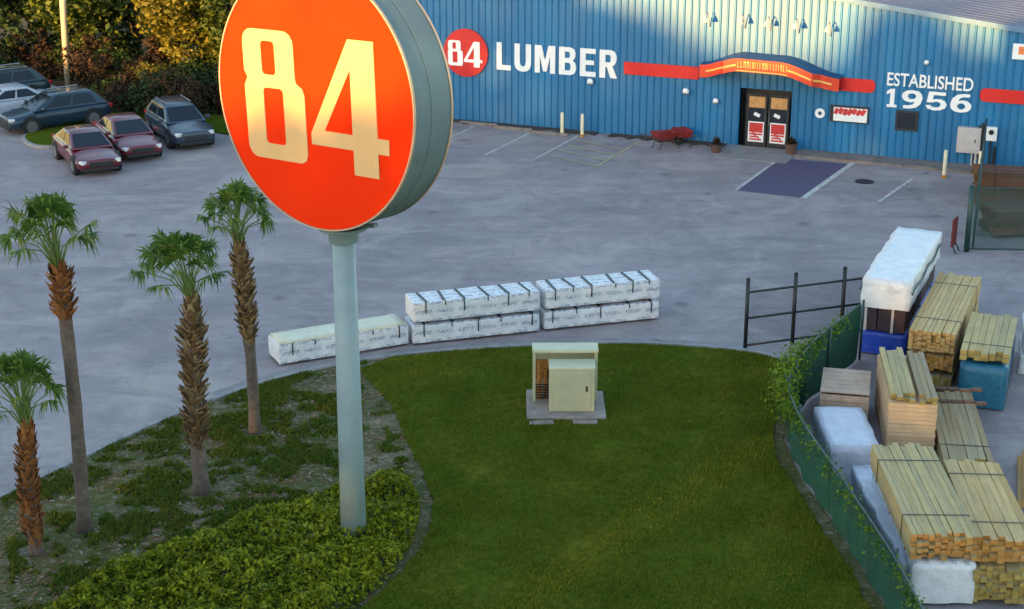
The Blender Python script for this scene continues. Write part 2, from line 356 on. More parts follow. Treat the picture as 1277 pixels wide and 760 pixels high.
# ---------------------------------------------------------------- mesh builder
class MB:
    def __init__(s): s.v = []; s.f = []; s.m = []
    def face(s, pts, mi=0):
        n = len(s.v); s.v += [tuple(p) for p in pts]; s.f.append(tuple(range(n, n + len(pts)))); s.m.append(mi)
    def raw(s, vs, fs, mi=0):
        n = len(s.v); s.v += [tuple(p) for p in vs]; s.f += [tuple(i + n for i in f) for f in fs]; s.m += [mi] * len(fs)
    def box(s, c, d, rot=None, mi=0, mx=None):
        """box centred at c; mx = material of the two faces on local x"""
        x, y, z = d[0] / 2, d[1] / 2, d[2] / 2
        vs = [Vector(p) for p in ((-x, -y, -z), (x, -y, -z), (x, y, -z), (-x, y, -z), (-x, -y, z), (x, -y, z), (x, y, z), (-x, y, z))]
        if rot is not None:
            rm = rot if isinstance(rot, Matrix) else Matrix.Rotation(rot, 3, 'Z')
            vs = [rm @ p for p in vs]
        c = Vector(c); n = len(s.v); s.v += [tuple(p + c) for p in vs]
        for k, f in enumerate(((0, 3, 2, 1), (4, 5, 6, 7), (0, 1, 5, 4), (2, 3, 7, 6), (1, 2, 6, 5), (3, 0, 4, 7))):
            s.f.append(tuple(i + n for i in f)); s.m.append(mx if (mx is not None and k > 3) else mi)
    def tube(s, pts, rad, n=10, cap=True, mi=0):
        pts = [Vector(p) for p in pts]
        if not isinstance(rad, (list, tuple)): rad = [rad] * len(pts)
        base = len(s.v)
        for i, p in enumerate(pts):
            t = (pts[min(i + 1, len(pts) - 1)] - pts[max(i - 1, 0)]).normalized()
            a = t.cross(Vector((0, 1, 0)) if abs(t.y) < .9 else Vector((1, 0, 0))).normalized(); b = t.cross(a)
            for k in range(n):
                q = 2 * math.pi * k / n
                s.v.append(tuple(p + (a * math.cos(q) + b * math.sin(q)) * rad[i]))
        for i in range(len(pts) - 1):
            for k in range(n):
                k2 = (k + 1) % n
                s.f.append((base + i * n + k, base + i * n + k2, base + (i + 1) * n + k2, base + (i + 1) * n + k)); s.m.append(mi)
        if cap:
            s.f.append(tuple(base + k for k in range(n))[::-1]); s.m.append(mi)
            s.f.append(tuple(base + (len(pts) - 1) * n + k for k in range(n))); s.m.append(mi)
    def prism(s, poly, z0, z1, mi=0, top=None):
        n = len(s.v); k = len(poly)
        s.v += [(p[0], p[1], z0) for p in poly] + [(p[0], p[1], z1) for p in poly]
        s.f.append(tuple(range(n, n + k))[::-1]); s.m.append(mi)
        s.f.append(tuple(range(n + k, n + 2 * k))); s.m.append(mi if top is None else top)
        for i in range(k):
            j = (i + 1) % k
            s.f.append((n + i, n + j, n + k + j, n + k + i)); s.m.append(mi)
    def build(s, name, mats, parent=None, smooth=False, bevel=0, seg=2, uv=None):
        me = bpy.data.meshes.new(name); me.from_pydata(s.v, [], s.f)
        if not isinstance(mats, (list, tuple)): mats = [mats]
        for m in mats: me.materials.append(m)
        me.polygons.foreach_set('material_index', s.m)
        bm = bmesh.new(); bm.from_mesh(me); bmesh.ops.recalc_face_normals(bm, faces=bm.faces)
        if smooth or bevel: pass
        bm.to_mesh(me); bm.free()
        if smooth: me.polygons.foreach_set('use_smooth', [True] * len(me.polygons))
        if uv:
            l = me.uv_layers.new()
            for p in me.polygons:
                for li in p.loop_indices: l.data[li].uv = uv(me.vertices[me.loops[li].vertex_index].co)
        me.update()
        o = bpy.data.objects.new(name, me); COL.objects.link(o)
        if parent: o.parent = parent
        if bevel:
            b = o.modifiers.new('edge', 'BEVEL'); b.width = bevel; b.segments = seg; b.limit_method = 'ANGLE'; b.angle_limit = R(40)
        return o
def tag(o, label=None, cat=None, group=None, kind=None):
    if label: o['label'] = label
    if cat: o['category'] = cat
    if group: o['group'] = group
    if kind: o['kind'] = kind
    return o
def empty(name, loc, rz=0, label=None, cat=None, group=None):
    o = bpy.data.objects.new(name, None); COL.objects.link(o); o.empty_display_size = .3
    o.location = loc; o.rotation_euler = (0, 0, rz)
    return tag(o, label, cat, group)
def copy_tree(o, parent=None):
    c = o.copy(); COL.objects.link(c); c.parent = parent
    for ch in list(o.children): copy_tree(ch, c)
    return c
def text_mesh(txt, size, extrude, offset=0, sx=1, align='LEFT'):
    cu = bpy.data.curves.new('t', 'FONT'); cu.body = txt; cu.size = size; cu.extrude = extrude; cu.offset = offset; cu.align_x = align
    return curve_mesh(cu, sx)
def curve_mesh(cu, sx=1):
    ob = bpy.data.objects.new('t', cu); COL.objects.link(ob)
    dg = bpy.context.evaluated_depsgraph_get()
    me = bpy.data.meshes.new_from_object(ob.evaluated_get(dg))
    bpy.data.objects.remove(ob); bpy.data.curves.remove(cu)
    for v in me.vertices:                        # stand it up: curve XY -> local XZ, facing -Y
        x, y, z = v.co; v.co = (x * sx, -z, y)
    me.flip_normals() if False else None
    return me
def shape_mesh(polys, extrude):
    cu = bpy.data.curves.new('s', 'CURVE'); cu.dimensions = '2D'; cu.fill_mode = 'BOTH'; cu.extrude = extrude
    for p in polys:
        sp = cu.splines.new('POLY'); sp.points.add(len(p) - 1)
        for i, (x, y) in enumerate(p): sp.points[i].co = (x, y, 0, 1)
        sp.use_cyclic_u = True
    return curve_mesh(cu)
def mesh_obj(name, me, mat, parent=None, loc=(0, 0, 0)):
    me.name = name; me.materials.clear(); me.materials.append(mat)
    o = bpy.data.objects.new(name, me); COL.objects.link(o); o.location = loc
    if parent: o.parent = parent
    return o
def rrect(x0, x1, y0, y1, r=.05, n=4):
    out = []
    for cx_, cy_, a0 in ((x1 - r, y1 - r, 0), (x0 + r, y1 - r, 90), (x0 + r, y0 + r, 180), (x1 - r, y0 + r, 270)):
        for k in range(n + 1):
            a = R(a0 + 90 * k / n); out.append((cx_ + r * math.cos(a), cy_ + r * math.sin(a)))
    return out
def structure(name, mb, mat, **kw):
    return tag(mb.build(name, mat, **kw), kind='structure')
def smooth_poly(pts, it=2, closed=True):
    for _ in range(it):
        q = []
        n = len(pts)
        for i in range(n if closed else n - 1):
            a, b = pts[i], pts[(i + 1) % n]
            q.append((a[0] * .75 + b[0] * .25, a[1] * .75 + b[1] * .25)); q.append((a[0] * .25 + b[0] * .75, a[1] * .25 + b[1] * .75))
        if not closed: q = [pts[0]] + q + [pts[-1]]
        pts = q
    return pts
def inside(p, poly):
    x, y = p; c = False; n = len(poly); j = n - 1
    for i in range(n):
        xi, yi = poly[i][0], poly[i][1]; xj, yj = poly[j][0], poly[j][1]
        if (yi > y) != (yj > y) and x < (xj - xi) * (y - yi) / (yj - yi) + xi: c = not c
        j = i
    return c
def gp(pts, z=0.0): return [tuple(at(x, y, z).xy) for x, y in pts]

# ---------------------------------------------------------------- ground, lot, lawn
g = MB(); g.face([(-700, -700, -.03), (700, -700, -.03), (700, 900, -.03), (-700, 900, -.03)])
structure('ground', g, M['litter'])
edge = gp([(330, 176), (290, 170), (235, 160), (190, 158), (150, 158), (128, 150), (122, 128), (95, 116), (40, 98), (-60, 88)])
lot = [(-70, -60), (70, -60), (70, 56), (26, 72)] + [tuple(wallp(s).xy) for s in (26, 0, -5)] + [(-9, 71)] + edge + [(-70, edge[-1][1] + 4)]
a = MB(); a.prism(lot, -.4, 0)
structure('parking_lot', a, M['asphalt'])
lawn_top = smooth_poly(gp([(-140, 700), (-40, 645), (60, 597), (150, 553), (240, 512), (340, 477), (440, 454), (560, 440), (700, 433), (800, 431), (930, 440), (976, 452)]), 2, False)
fence_line = gp([(985, 528), (976, 548), (1000, 600), (1040, 655), (1085, 728), (1110, 768), (1150, 850), (1200, 960)])
whole = lawn_top + fence_line + [(8, 15), (-16, 15)]
b_ = MB(); b_.prism(whole, -.05, .05)
structure('planting_bed', b_, M['bed'])
lawn_edge = smooth_poly(gp([(448, 462), (486, 500), (512, 560), (534, 600), (544, 650), (516, 700), (470, 742), (420, 790), (330, 960)], .05), 2, False)
def ragged(pts, amp, step=.18):
    out = []
    for a, b in zip(pts[:-1], pts[1:]):
        d = Vector(b) - Vector(a); n = max(1, int(d.length / step))
        for k in range(n):
            p = Vector(a) + d * k / n; out.append((p.x + random.uniform(-amp, amp), p.y + random.uniform(-amp, amp) * .4))
    return out + [pts[-1]]
lawn_in = [p for p in lawn_top if p[0] > lawn_edge[0][0] + .3]
fence_in = [(p[0] - .32 - .06 * math.sin(i * 2.1), p[1]) for i, p in enumerate(smooth_poly(fence_line, 1, False))]
fence_in = ragged(fence_in, .035, .3)
lawn_poly = ragged(lawn_edge, .05, .22)[::-1] + [(p[0], p[1] - .06) for p in lawn_in] + fence_in + [(6, 17)]
l_ = MB(); l_.prism(lawn_poly, .0, .085)
structure('lawn', l_, M['lawn'])
def strip(pts, w0, w1, z0, z1):
    """ribbon between offsets w0..w1 left of a polyline"""
    mb = MB(); L = []; 
    for i, p in enumerate(pts):
        q0 = pts[max(i - 1, 0)]; q1 = pts[min(i + 1, len(pts) - 1)]
        d = Vector((q1[0] - q0[0], q1[1] - q0[1])).normalized(); n = Vector((-d.y, d.x))
        L.append(((p[0] + n.x * w0, p[1] + n.y * w0), (p[0] + n.x * w1, p[1] + n.y * w1)))
    for i in range(len(L) - 1):
        (a0, a1), (b0, b1) = L[i], L[i + 1]
        mb.raw([(*a0, z0), (*a1, z0), (*b1, z0), (*b0, z0), (*a0, z1), (*a1, z1), (*b1, z1), (*b0, z1)],
               [(4, 5, 6, 7), (0, 4, 7, 3), (1, 2, 6, 5)])
    return mb
structure('kerb', strip(lawn_top, .0, .14, -.02, .11), M['kerb'])
structure('gutter', strip([p for p in lawn_top if p[0] > -7.5], .141, .62, -.02, .006), M['apron'])

isl = smooth_poly(gp([(22, 172), (40, 187), (75, 186), (118, 176), (132, 160), (128, 152), (100, 156), (60, 164)]), 2)
i_ = MB(); i_.prism(isl, -.02, .13); structure('island_kerb', i_, M['kerb'])
c0 = Vector((sum(p[0] for p in isl) / len(isl), sum(p[1] for p in isl) / len(isl)))
i_ = MB(); i_.prism([tuple(c0 + (Vector(p) - c0) * .93) for p in isl], .0, .16); structure('island_grass', i_, M['lawn'])
v_ = MB(); v_.prism(smooth_poly(gp([(132, 152), (190, 158), (290, 168), (330, 170), (330, 150), (250, 143), (140, 138)]), 1), -.02, .05); structure('grass_verge', v_, M['lawn'])

# painted marks and slabs by the store
def ground_quad(name, pts, z, mat):
    mb = MB(); mb.face([(p[0], p[1], z) for p in pts]); return structure(name, mb, mat)
def wrect(s0, s1, o0, o1): return [tuple(wallp(s, 0, o).xy) for s, o in ((s0, o0), (s1, o0), (s1, o1), (s0, o1))]
for (s0, s1, nm) in ((-4.5, 6.6, 'mulch_strip'), (7.2, 12.2, 'mulch_strip')):
    mb = MB(); n = 26; top = []
    for i in range(n + 1):
        s = s0 + (s1 - s0) * i / n; top.append(tuple(wallp(s, 0, .45 + .18 * math.sin(i * 1.7) + .2 * random.random()).xy))
    mb.prism([tuple(wallp(s0, 0, .0).xy)] + top + [tuple(wallp(s1, 0, .0).xy)], -.02, .05)
    structure(nm, mb, M['mulch'])
mb = MB(); mb.prism(wrect(12.35, 15.25, .0, 2.3), -.02, .03); structure('entrance_apron', mb, M['apron'])
mb = MB(); mb.prism(wrect(15.25, 26, .0, 1.15), -.02, .10); structure('sidewalk', mb, M['walk'])
pad = gp([(920, 238), (998, 247), (1060, 205), (975, 198)])
ground_quad('pad_marking', pad, .008, M['pad'])
def gline(name, p, q, w, mat, z=.012):
    p, q = Vector(p), Vector(q); d = (q - p).normalized(); n = Vector((-d.y, d.x)) * w / 2
    ground_quad(name, [p - n, q - n, q + n, p + n], z, mat)
gline('parking_stripe', *gp([(1001, 248), (1066, 202)]), .22, M['line'])
gline('parking_stripe', *gp([(1096, 252), (1140, 222)]), .13, M['line'])
gline('parking_stripe', *gp([(918, 237), (974, 197)]), .12, M['line'])
for s in (-1.5, 1.2, 3.9, 6.0):
    gline('parking_stripe', wallp(s, 0, 1.0).xy, wallp(s - .25, 0, 5.6).xy, .11, M['line'])
gline('parking_stripe', wallp(8.7, 0, 1.0).xy, wallp(8.45, 0, 5.6).xy, .11, M['line_y'])
for k in range(4):
    gline('hatch_stripe', wallp(6.15 + .0, 0, 1.6 + k * 1.0).xy, wallp(8.5, 0, 2.5 + k * 1.0).xy, .11, M['line_y'], .016)
for k in range(5):
    x = -34 + k * 2.8
stripe_dir = (at(101, 226) - at(60, 205)); stripe_dir.z = 0; stripe_dir.normalize()

# ---------------------------------------------------------------- store building
def roof_z(s): return 6.98 - .1125 * abs(s - 10.0)
BS0, BS1, DEEP = -5.0, 31.0, 42.0
store = empty('store_building', W0, WROT, 'long blue ribbed metal store with a red stripe and arched entrance canopy', 'building')
w = MB(); s = BS0
prof = []
door0, door1, doortop = at_wall(924, 150)[0], at_wall(988, 150)[0], 2.42
while s < BS1:
    for ds, o in ((0, 0), (.205, 0), (.24, .05), (.27, .05)): prof.append((s + ds, o))
    s += .305
for (s0, o0), (s1, o1) in zip(prof[:-1], prof[1:]):
    m_ = (s0 + s1) / 2
    zb = doortop if door0 < m_ < door1 else 0
    w.face([(s0, -o0, zb), (s1, -o1, zb), (s1, -o1, roof_z(s1) - .02), (s0, -o0, roof_z(s0) - .02)])
w.face([(BS0, 0, 0), (BS0, DEEP, 0), (BS0, DEEP, roof_z(BS0) - .02), (BS0, 0, roof_z(BS0) - .02)])
w.face([(BS1, 0, 0), (BS1, DEEP, 0), (BS1, DEEP, roof_z(BS1) - .02), (BS1, 0, roof_z(BS1) - .02)])
w.face([(BS0, DEEP, 0), (BS1, DEEP, 0), (BS1, DEEP, roof_z(BS1) - .02), (10, DEEP, roof_z(10) - .02), (BS0, DEEP, roof_z(BS0) - .02)])
w.build('wall', M['ribwall'], store)
r_ = MB()
for sA, sB in ((BS0 - .15, 10.0), (10.0, BS1 + .15)):
    zA, zB = roof_z(sA), roof_z(sB)
    r_.raw([(sA, -.12, zA), (sB, -.12, zB), (sB, DEEP + .1, zB), (sA, DEEP + .1, zA), (sA, -.12, zA + .09), (sB, -.12, zB + .09), (sB, DEEP + .1, zB + .09), (sA, DEEP + .1, zA + .09)],
           [(0, 1, 2, 3), (4, 5, 6, 7), (0, 1, 5, 4), (2, 3, 7, 6), (0, 3, 7, 4), (1, 2, 6, 5)])
y = .2
while y < DEEP:
    for sA, sB in ((BS0, 9.9), (10.1, BS1)):
        zA, zB = roof_z(sA) + .09, roof_z(sB) + .09
        r_.raw([(sA, y, zA), (sB, y, zB), (sB, y + .05, zB), (sA, y + .05, zA), (sA, y, zA + .012), (sB, y, zB + .012), (sB, y + .05, zB + .012), (sA, y + .05, zA + .012)], [(4, 5, 6, 7), (0, 1, 5, 4), (2, 3, 7, 6)])
    y += .61
r_.build('roof', M['roof'], store)
t_ = MB()
for sA, sB in ((BS0 - .15, 10.0), (10.0, BS1 + .15)):
    zA, zB = roof_z(sA), roof_z(sB)
    t_.raw([(sA, -.15, zA - .1), (sB, -.15, zB - .1), (sB, -.123, zB - .1), (sA, -.123, zA - .1), (sA, -.15, zA + .10), (sB, -.15, zB + .10), (sB, -.123, zB + .1), (sA, -.123, zA + .1)],
           [(0, 1, 5, 4), (4, 5, 6, 7), (2, 3, 7, 6), (0, 1, 2, 3)])
t_.build('roof_trim', M['trim'], store)
for s0, s1, r0, r1 in ((at_wall(779, 84)[0], at_wall(872, 92)[0], 0, 0), (at_wall(1024, 100)[0], at_wall(1092, 108)[0], 0, 1), (at_wall(1222, 122)[0], 30.4, 1, 0)):
    z0, z1 = 2.63, 3.15
    poly = rrect(s0, s1, z0, z1, .2, 4) if (r0 or r1) else [(s0, z0), (s1, z0), (s1, z1), (s0, z1)]
    mesh_obj('red_band', shape_mesh([poly], .02), M['red_band'], store, (0, -.075, 0))
# canopy: red arched fascia standing off the wall, dark blue top, dark soffit
cs0, cs1, OUT = at_wall(872, 92)[0] + .12, at_wall(1036, 110)[0] + .45, 1.25
arch = []
for i in range(25):
    u = i / 24; s = cs0 + (cs1 - cs0) * u
    k = min(1, max(0, u / .32)) if u < .5 else min(1, max(0, (1 - u) / .40))
    k = k * k * (3 - 2 * k)
    out = OUT * (0.35 + .65 * k) if u < .2 else OUT * (.55 + .45 * k) if u > .85 else OUT
    arch.append((s, 2.80 - .10 * u + .56 * k, .52 - .02 * u, out))
fa, tp, so = MB(), MB(), MB()
for (sA, zA, hA, oA), (sB, zB, hB, oB) in zip(arch[:-1], arch[1:]):
    fa.raw([(sA, -oA, zA), (sB, -oB, zB), (sB, -oB, zB + hB), (sA, -oA, zA + hA), (sA, -oA + .06, zA), (sB, -oB + .06, zB), (sB, -oB + .06, zB + hB), (sA, -oA + .06, zA + hA)], [(0, 1, 2, 3), (3, 2, 6, 7), (4, 7, 6, 5), (0, 4, 5, 1)])
    tp.face([(sA, -oA + .06, zA + hA - .03), (sB, -oB + .06, zB + hB - .03), (sB, -.036, zB + hB + .06), (sA, -.036, zA + hA + .06)])
    so.face([(sA, -oA + .06, zA + .03), (sB, -oB + .06, zB + .03), (sB, -.036, zB + .03), (sA, -.036, zA + .03)])
can = fa.build('canopy_fascia', M['canopy_red'], store)
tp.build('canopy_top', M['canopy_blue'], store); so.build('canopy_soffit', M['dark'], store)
def fpt(u, h, d=.012):
    x = u * 24; i = min(23, int(x)); f_ = x - i
    q = [arch[i][k] * (1 - f_) + arch[i + 1][k] * f_ for k in range(4)]
    return (q[0], -q[3] - d, q[1] + q[2] * h)
for ua, ub, h0, h1 in ((.05, .30, .42, .56), (.30, .66, .04, .12), (.66, .95, .42, .56)):    # gold rule along the fascia
    gl = MB()
    for i in range(16):
        u0, u1 = ua + (ub - ua) * i / 16, ua + (ub - ua) * (i + 1) / 16
        gl.face([fpt(u0, h0), fpt(u1, h0), fpt(u1, h1), fpt(u0, h1)])
    gl.build('gold_rule', M['gold'], can)
gt = MB(); rr = random.Random(5)
u = .31
while u < .655:                                       # illegible row of small gilt strokes
    wd = rr.choice((.006, .008, .011)); kind = rr.randrange(3)
    gt.face([fpt(u, .3), fpt(u + .004, .3), fpt(u + .004, .82), fpt(u, .82)])
    if kind: gt.face([fpt(u + .004, .3 if kind == 1 else .68), fpt(u + wd, .3 if kind == 1 else .68), fpt(u + wd, .42 if kind == 1 else .82), fpt(u + .004, .42 if kind == 1 else .82)])
    if kind == 2: gt.face([fpt(u + wd, .3), fpt(u + wd + .004, .3), fpt(u + wd + .004, .82), fpt(u + wd, .82)])
    u += wd + .011
gt.build('gilt_lettering', M['gold'], can)
# entrance: recess with a pair of doors
rc = MB()
rc.face([(door0, .5, 0), (door1, .5, 0), (door1, .5, doortop), (door0, .5, doortop)])
rc.face([(door0, -.03, 0), (door0, .5, 0), (door0, .5, doortop), (door0, -.03, doortop)]); rc.face([(door1, -.03, 0), (door1, .5, 0), (door1, .5, doortop), (door1, -.03, doortop)])
rc.face([(door0, -.03, doortop), (door0, .5, doortop), (door1, .5, doortop), (door1, -.03, doortop)])
rc.face([(door0, -.03, .032), (door1, -.03, .032), (door1, .5, .032), (door0, .5, .032)])
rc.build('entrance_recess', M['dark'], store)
dl = at_wall(930, 150)[0]; dr = at_wall(983, 150)[0]
mid = (dl + dr) / 2
for s0, s1 in ((dl, mid - .03), (mid + .03, dr)):
    d = MB(); zt = 2.16; y0 = .08
    for bx in ((s0 + .04, zt / 2, .08, zt), (s1 - .04, zt / 2, .08, zt), ((s0 + s1) / 2, zt - .04, s1 - s0 - .16, .08), ((s0 + s1) / 2, .09, s1 - s0 - .16, .16)):
        d.box((bx[0], y0, bx[1] + .035), (bx[2], .06, bx[3]))
    dd = d.build('door', M['dark'], store)
    p = MB(); p.box(((s0 + s1) / 2, y0 + .01, 1.14), (s1 - s0 - .16, .02, 1.9)); p.build('glass_pane', M['glass'], dd)
    p = MB(); p.box(((s0 + s1) / 2, y0 - .008, 1.86), (s1 - s0 - .18, .012, .46)); p.build('reflection_panel', M['warm_reflection'], dd)  # warm reflection in the upper glass, painted on as a panel
    p = MB(); p.box(((s0 + s1) / 2, y0 - .008, .62), (s1 - s0 - .2, .012, .86)); po = p.build('poster', M['white'], dd)
    p = MB(); rg = random.Random(int(s0 * 10))
    pw = s1 - s0 - .24; cx_ = (s0 + s1) / 2
    p.box((cx_, y0 - .018, .80), (pw * .92, .008, .40)); p.box((cx_ - pw * .1, y0 - .018, .62), (.05, .008, .3))
    for k, (q, zz) in enumerate(((.9, .53), (.62, .42), (.84, .31))): p.box((cx_ - pw * (.92 - q) * .3, y0 - .0185 - k * .0004, zz), (pw * q, .008, .07)); p.box((cx_ + pw * .2 * (k - 1), y0 - .0182, zz + .055), (.05, .006, .10))
    p.build('poster_print', M['poster_red'], po)
    p = MB(); p.box(((s0 + s1) / 2 + rg.uniform(-.1, .1), y0 - .012, 1.34), (.26, .006, .14), Matrix.Rotation(.4, 3, 'Y')); p.build('door_notice', M['white'], dd)
    p = MB(); hx = s1 - .05 if s0 < mid - .1 else s0 + .05; p.tube([(hx, y0 - .07, .95), (hx, y0 - .07, 1.35)], .018); p.build('handle', M['chrome'], dd)
# window
s0, z1 = at_wall(1118, 137); s1, z0 = at_wall(1144, 164)
f = MB(); zc = (z0 + z1) / 2; sc_ = (s0 + s1) / 2
for c, d in (((s0 + .04, -.05, zc), (.08, .08, z1 - z0)), ((s1 - .04, -.05, zc), (.08, .08, z1 - z0)), ((sc_, -.05, z1 - .04), (s1 - s0 - .16, .08, .08)), ((sc_, -.05, z0 + .04), (s1 - s0 - .16, .08, .08))): f.box(c, d)
wf = f.build('window', M['dark'], store); p = MB(); p.box((sc_, -.045, zc), (s1 - s0 - .16, .02, z1 - z0 - .16)); p.build('pane', M['glass'], wf)

# numerals of the sign, in units of the disc radius
def n8():
    o = []
    up = rrect(-.74, -.20, .0, .47, .10, 4); 
    outl = [(-.20, .12), (-.20, .37)] + [(-.30 + .10 * math.cos(R(a)), .37 + .10 * math.sin(R(a))) for a in (20, 45, 70, 90)] + \
           [(-.64 + .10 * math.cos(R(a)), .37 + .10 * math.sin(R(a))) for a in (90, 110, 135, 160, 180)] + [(-.74, .15), (-.71, .095), (-.745, .03), (-.745, -.42)] + \
           [(-.645 + .10 * math.cos(R(a)), -.42 + .10 * math.sin(R(a))) for a in (200, 225, 250, 270)] + \
           [(-.18 + .07 * math.cos(R(a)), -.45 + .07 * math.sin(R(a))) for a in (270, 315, 360)] + [(-.11, .0), (-.13, .05), (-.19, .085)]
    return [outl, rrect(-.545, -.40, .13, .385, .03, 2), rrect(-.545, -.335, -.40, .03, .03, 2)]
def n4():
    return [[(.36, .46), (.61, .46), (.61, -.24), (.72, -.24), (.72, -.355), (.61, -.355), (.61, -.54), (.365, -.54), (.365, -.355), (-.06, -.355), (-.06, -.27)],
            [(.37, .24), (.365, -.24), (.08, -.24)]]
def scaled(polys, k): return [[(x * k, y * k) for x, y in p] for p in polys]
def disc(mb, r, y0, y1, n=72, mi=0):
    vs = [(r * math.cos(2 * math.pi * k / n), y, r * math.sin(2 * math.pi * k / n)) for y in (y0, y1) for k in range(n)]
    mb.raw(vs, [tuple(range(n)), tuple(range(n, 2 * n))[::-1]] + [(k, (k + 1) % n, n + (k + 1) % n, n + k) for k in range(n)], mi)

# wall signs
s0, _ = at_wall(556, 65); s1, _ = at_wall(608, 65); zt = at_wall(582, 34)[1]; zb = at_wall(582, 97)[1]
rad = .5 * ((s1 - s0) * .5 + (zt - zb) * .5)
sg = empty('wall_sign', wallp((s0 + s1) / 2, (zt + zb) / 2, .05), WROT, 'dark red round wall sign with white number 84 left of the white lettering', 'sign')
d = MB(); disc(d, rad, -.06, .0, 48); d.build('sign_disc', M['roundel'], sg)
for p in (n8(), n4()): mesh_obj('numeral', shape_mesh(scaled(p, rad * 1.06), .015), M['white'], sg, (0, -.078, 0))
GLYPH = {
 'L': [[(0, 0), (1, 0), (1, .18), (.36, .18), (.36, 1), (0, 1)]],
 'U': [[(0, 1), (0, .26), (.08, .1), (.27, .01), (.5, -.01), (.73, .01), (.92, .1), (1, .26), (1, 1), (.68, 1), (.68, .32), (.63, .22), (.5, .17), (.37, .22), (.32, .32), (.32, 1)]],
 'M': [[(0, 0), (0, 1), (.33, 1), (.5, .45), (.67, 1), (1, 1), (1, 0), (.75, 0), (.75, .62), (.59, .06), (.41, .06), (.25, .62), (.25, 0)]],
 'B': [[(0, 0), (0, 1), (.66, 1), (.86, .94), (.95, .82), (.95, .68), (.86, .56), (.78, .525), (.93, .45), (1, .33), (1, .2), (.91, .07), (.7, 0)], [(.34, .61), (.58, .61), (.63, .66), (.63, .79), (.58, .84), (.34, .84)], [(.34, .16), (.61, .16), (.67, .22), (.67, .38), (.61, .44), (.34, .44)]],
 'E': [[(0, 0), (1, 0), (1, .175), (.36, .175), (.36, .42), (.9, .42), (.9, .585), (.36, .585), (.36, .825), (1, .825), (1, 1), (0, 1)]],
 'R': [[(0, 0), (0, 1), (.68, 1), (.88, .93), (.97, .8), (.97, .64), (.88, .5), (.74, .43), (1.02, 0), (.65, 0), (.42, .39), (.34, .39), (.34, 0)], [(.34, .56), (.58, .56), (.64, .61), (.64, .78), (.58, .83), (.34, .83)]],
 '1': [[(.1, 0), (.9, 0), (.9, .14), (.68, .14), (.68, 1), (.36, 1), (.05, .84), (.05, .68), (.34, .78), (.34, .14), (.1, .14)]],
 '5': [[(.93, 1), (.12, 1), (.04, .42), (.3, .42), (.5, .49), (.66, .44), (.72, .32), (.64, .2), (.46, .16), (.28, .2), (.22, .29), (0, .25), (.1, .08), (.4, 0), (.7, .03), (.94, .16), (1, .33), (.92, .52), (.72, .62), (.5, .63), (.32, .59), (.36, .83), (.93, .83)]],
 '6': [[(.9, 1), (.6, 1), (.3, .93), (.08, .72), (0, .42), (.04, .2), (.22, .04), (.5, 0), (.78, .04), (.96, .18), (1, .34), (.95, .5), (.8, .62), (.55, .66), (.36, .6), (.45, .76), (.62, .83), (.9, .84)], [(.52 + .2 * math.cos(R(q)), .33 + .165 * math.sin(R(q))) for q in range(0, 360, 30)]],
}
GLYPH['9'] = [[(1 - x, 1 - y) for x, y in p] for p in GLYPH['6']]
def fit_text(txt, s0, s1, z0, z1, name, label, widths, gap):
    root = empty(name, wallp(s0, z0, .045), WROT, label, 'sign')
    tot = sum(widths) + gap * (len(txt) - 1); k = (s1 - s0) / tot; x = 0
    for ch, wd in zip(txt, widths):
        mesh_obj('letter', shape_mesh([[((x + px * wd) * k, py * (z1 - z0)) for px, py in p] for p in GLYPH[ch]], .02), M['white'], root); x += wd + gap
    return root
fit_text('LUMBER', at_wall(620, 68)[0], at_wall(770, 80)[0], 2.40, 3.58, 'wall_lettering', 'large white capital letters spelling LUMBER on the blue store wall', (.85, .98, 1.2, 1, .9, 1), .22)
s0 = at_wall(1106, 110)[0]; s1 = at_wall(1213, 118)[0]
fit_text('1956', s0, s1, at_wall(1106, 133)[1], at_wall(1106, 110)[1], 'wall_lettering', 'wide white numerals 1956 on the blue store wall', (.6, 1, 1, 1), .16)
root = empty('wall_lettering', wallp(s0, at_wall(1106, 106)[1], .045), WROT, 'small white capital letters spelling ESTABLISHED above the year', 'sign')
TXT = 'ESTABLISHED'; hh_ = at_wall(1106, 90)[1] - at_wall(1106, 106)[1]
me = text_mesh(TXT, 1, .02, .012); X0 = min(v.co.x for v in me.vertices); kx = (s1 - s0) / (max(v.co.x for v in me.vertices) - X0); bpy.data.meshes.remove(me)
for i, ch in enumerate(TXT):
    m2 = text_mesh(TXT[:i + 1], 1, .02, .012); m3 = text_mesh(ch, 1, .02, .012); z9 = max(v.co.z for v in m3.vertices)
    sh = max(v.co.x for v in m2.vertices) - max(v.co.x for v in m3.vertices) - X0
    for v in m3.vertices: v.co = ((v.co.x + sh) * kx, v.co.y, v.co.z / z9 * hh_)
    mesh_obj('letter', m3, M['white'], root); bpy.data.meshes.remove(m2)
# poster sign right of the entrance
s0, z1 = at_wall(1036, 130); s1, z0 = at_wall(1083, 155)
ps = empty('poster_sign', wallp((s0 + s1) / 2, (z0 + z1) / 2, .05), WROT, 'dark framed poster board with red lettering right of the entrance', 'sign')
W_, H_ = s1 - s0, z1 - z0
p = MB(); p.box((0, -.02, 0), (W_, .05, H_)); p.build('board', M['dark'], ps, bevel=.01)
p = MB(); p.box((W_ * .03, -.052, -H_ * .02), (W_ * .86, .012, H_ * .80)); p.build('white_panel', M['white'], ps)
p = MB(); rg = random.Random(3)
for k in range(7):
    x = -W_ * .33 + k * W_ * .115
    p.box((x, -.062, H_ * .16 + rg.uniform(-.02, .03)), (.15, .012, .24 + rg.uniform(-.06, .05)), Matrix.Rotation(rg.uniform(.2, .7), 3, 'Y'))
    if k % 2: p.box((x + .04, -.0715, H_ * .2), (.24, .012, .07), Matrix.Rotation(-.2, 3, 'Y'))
p.build('red_lettering', M['poster_red'], ps)
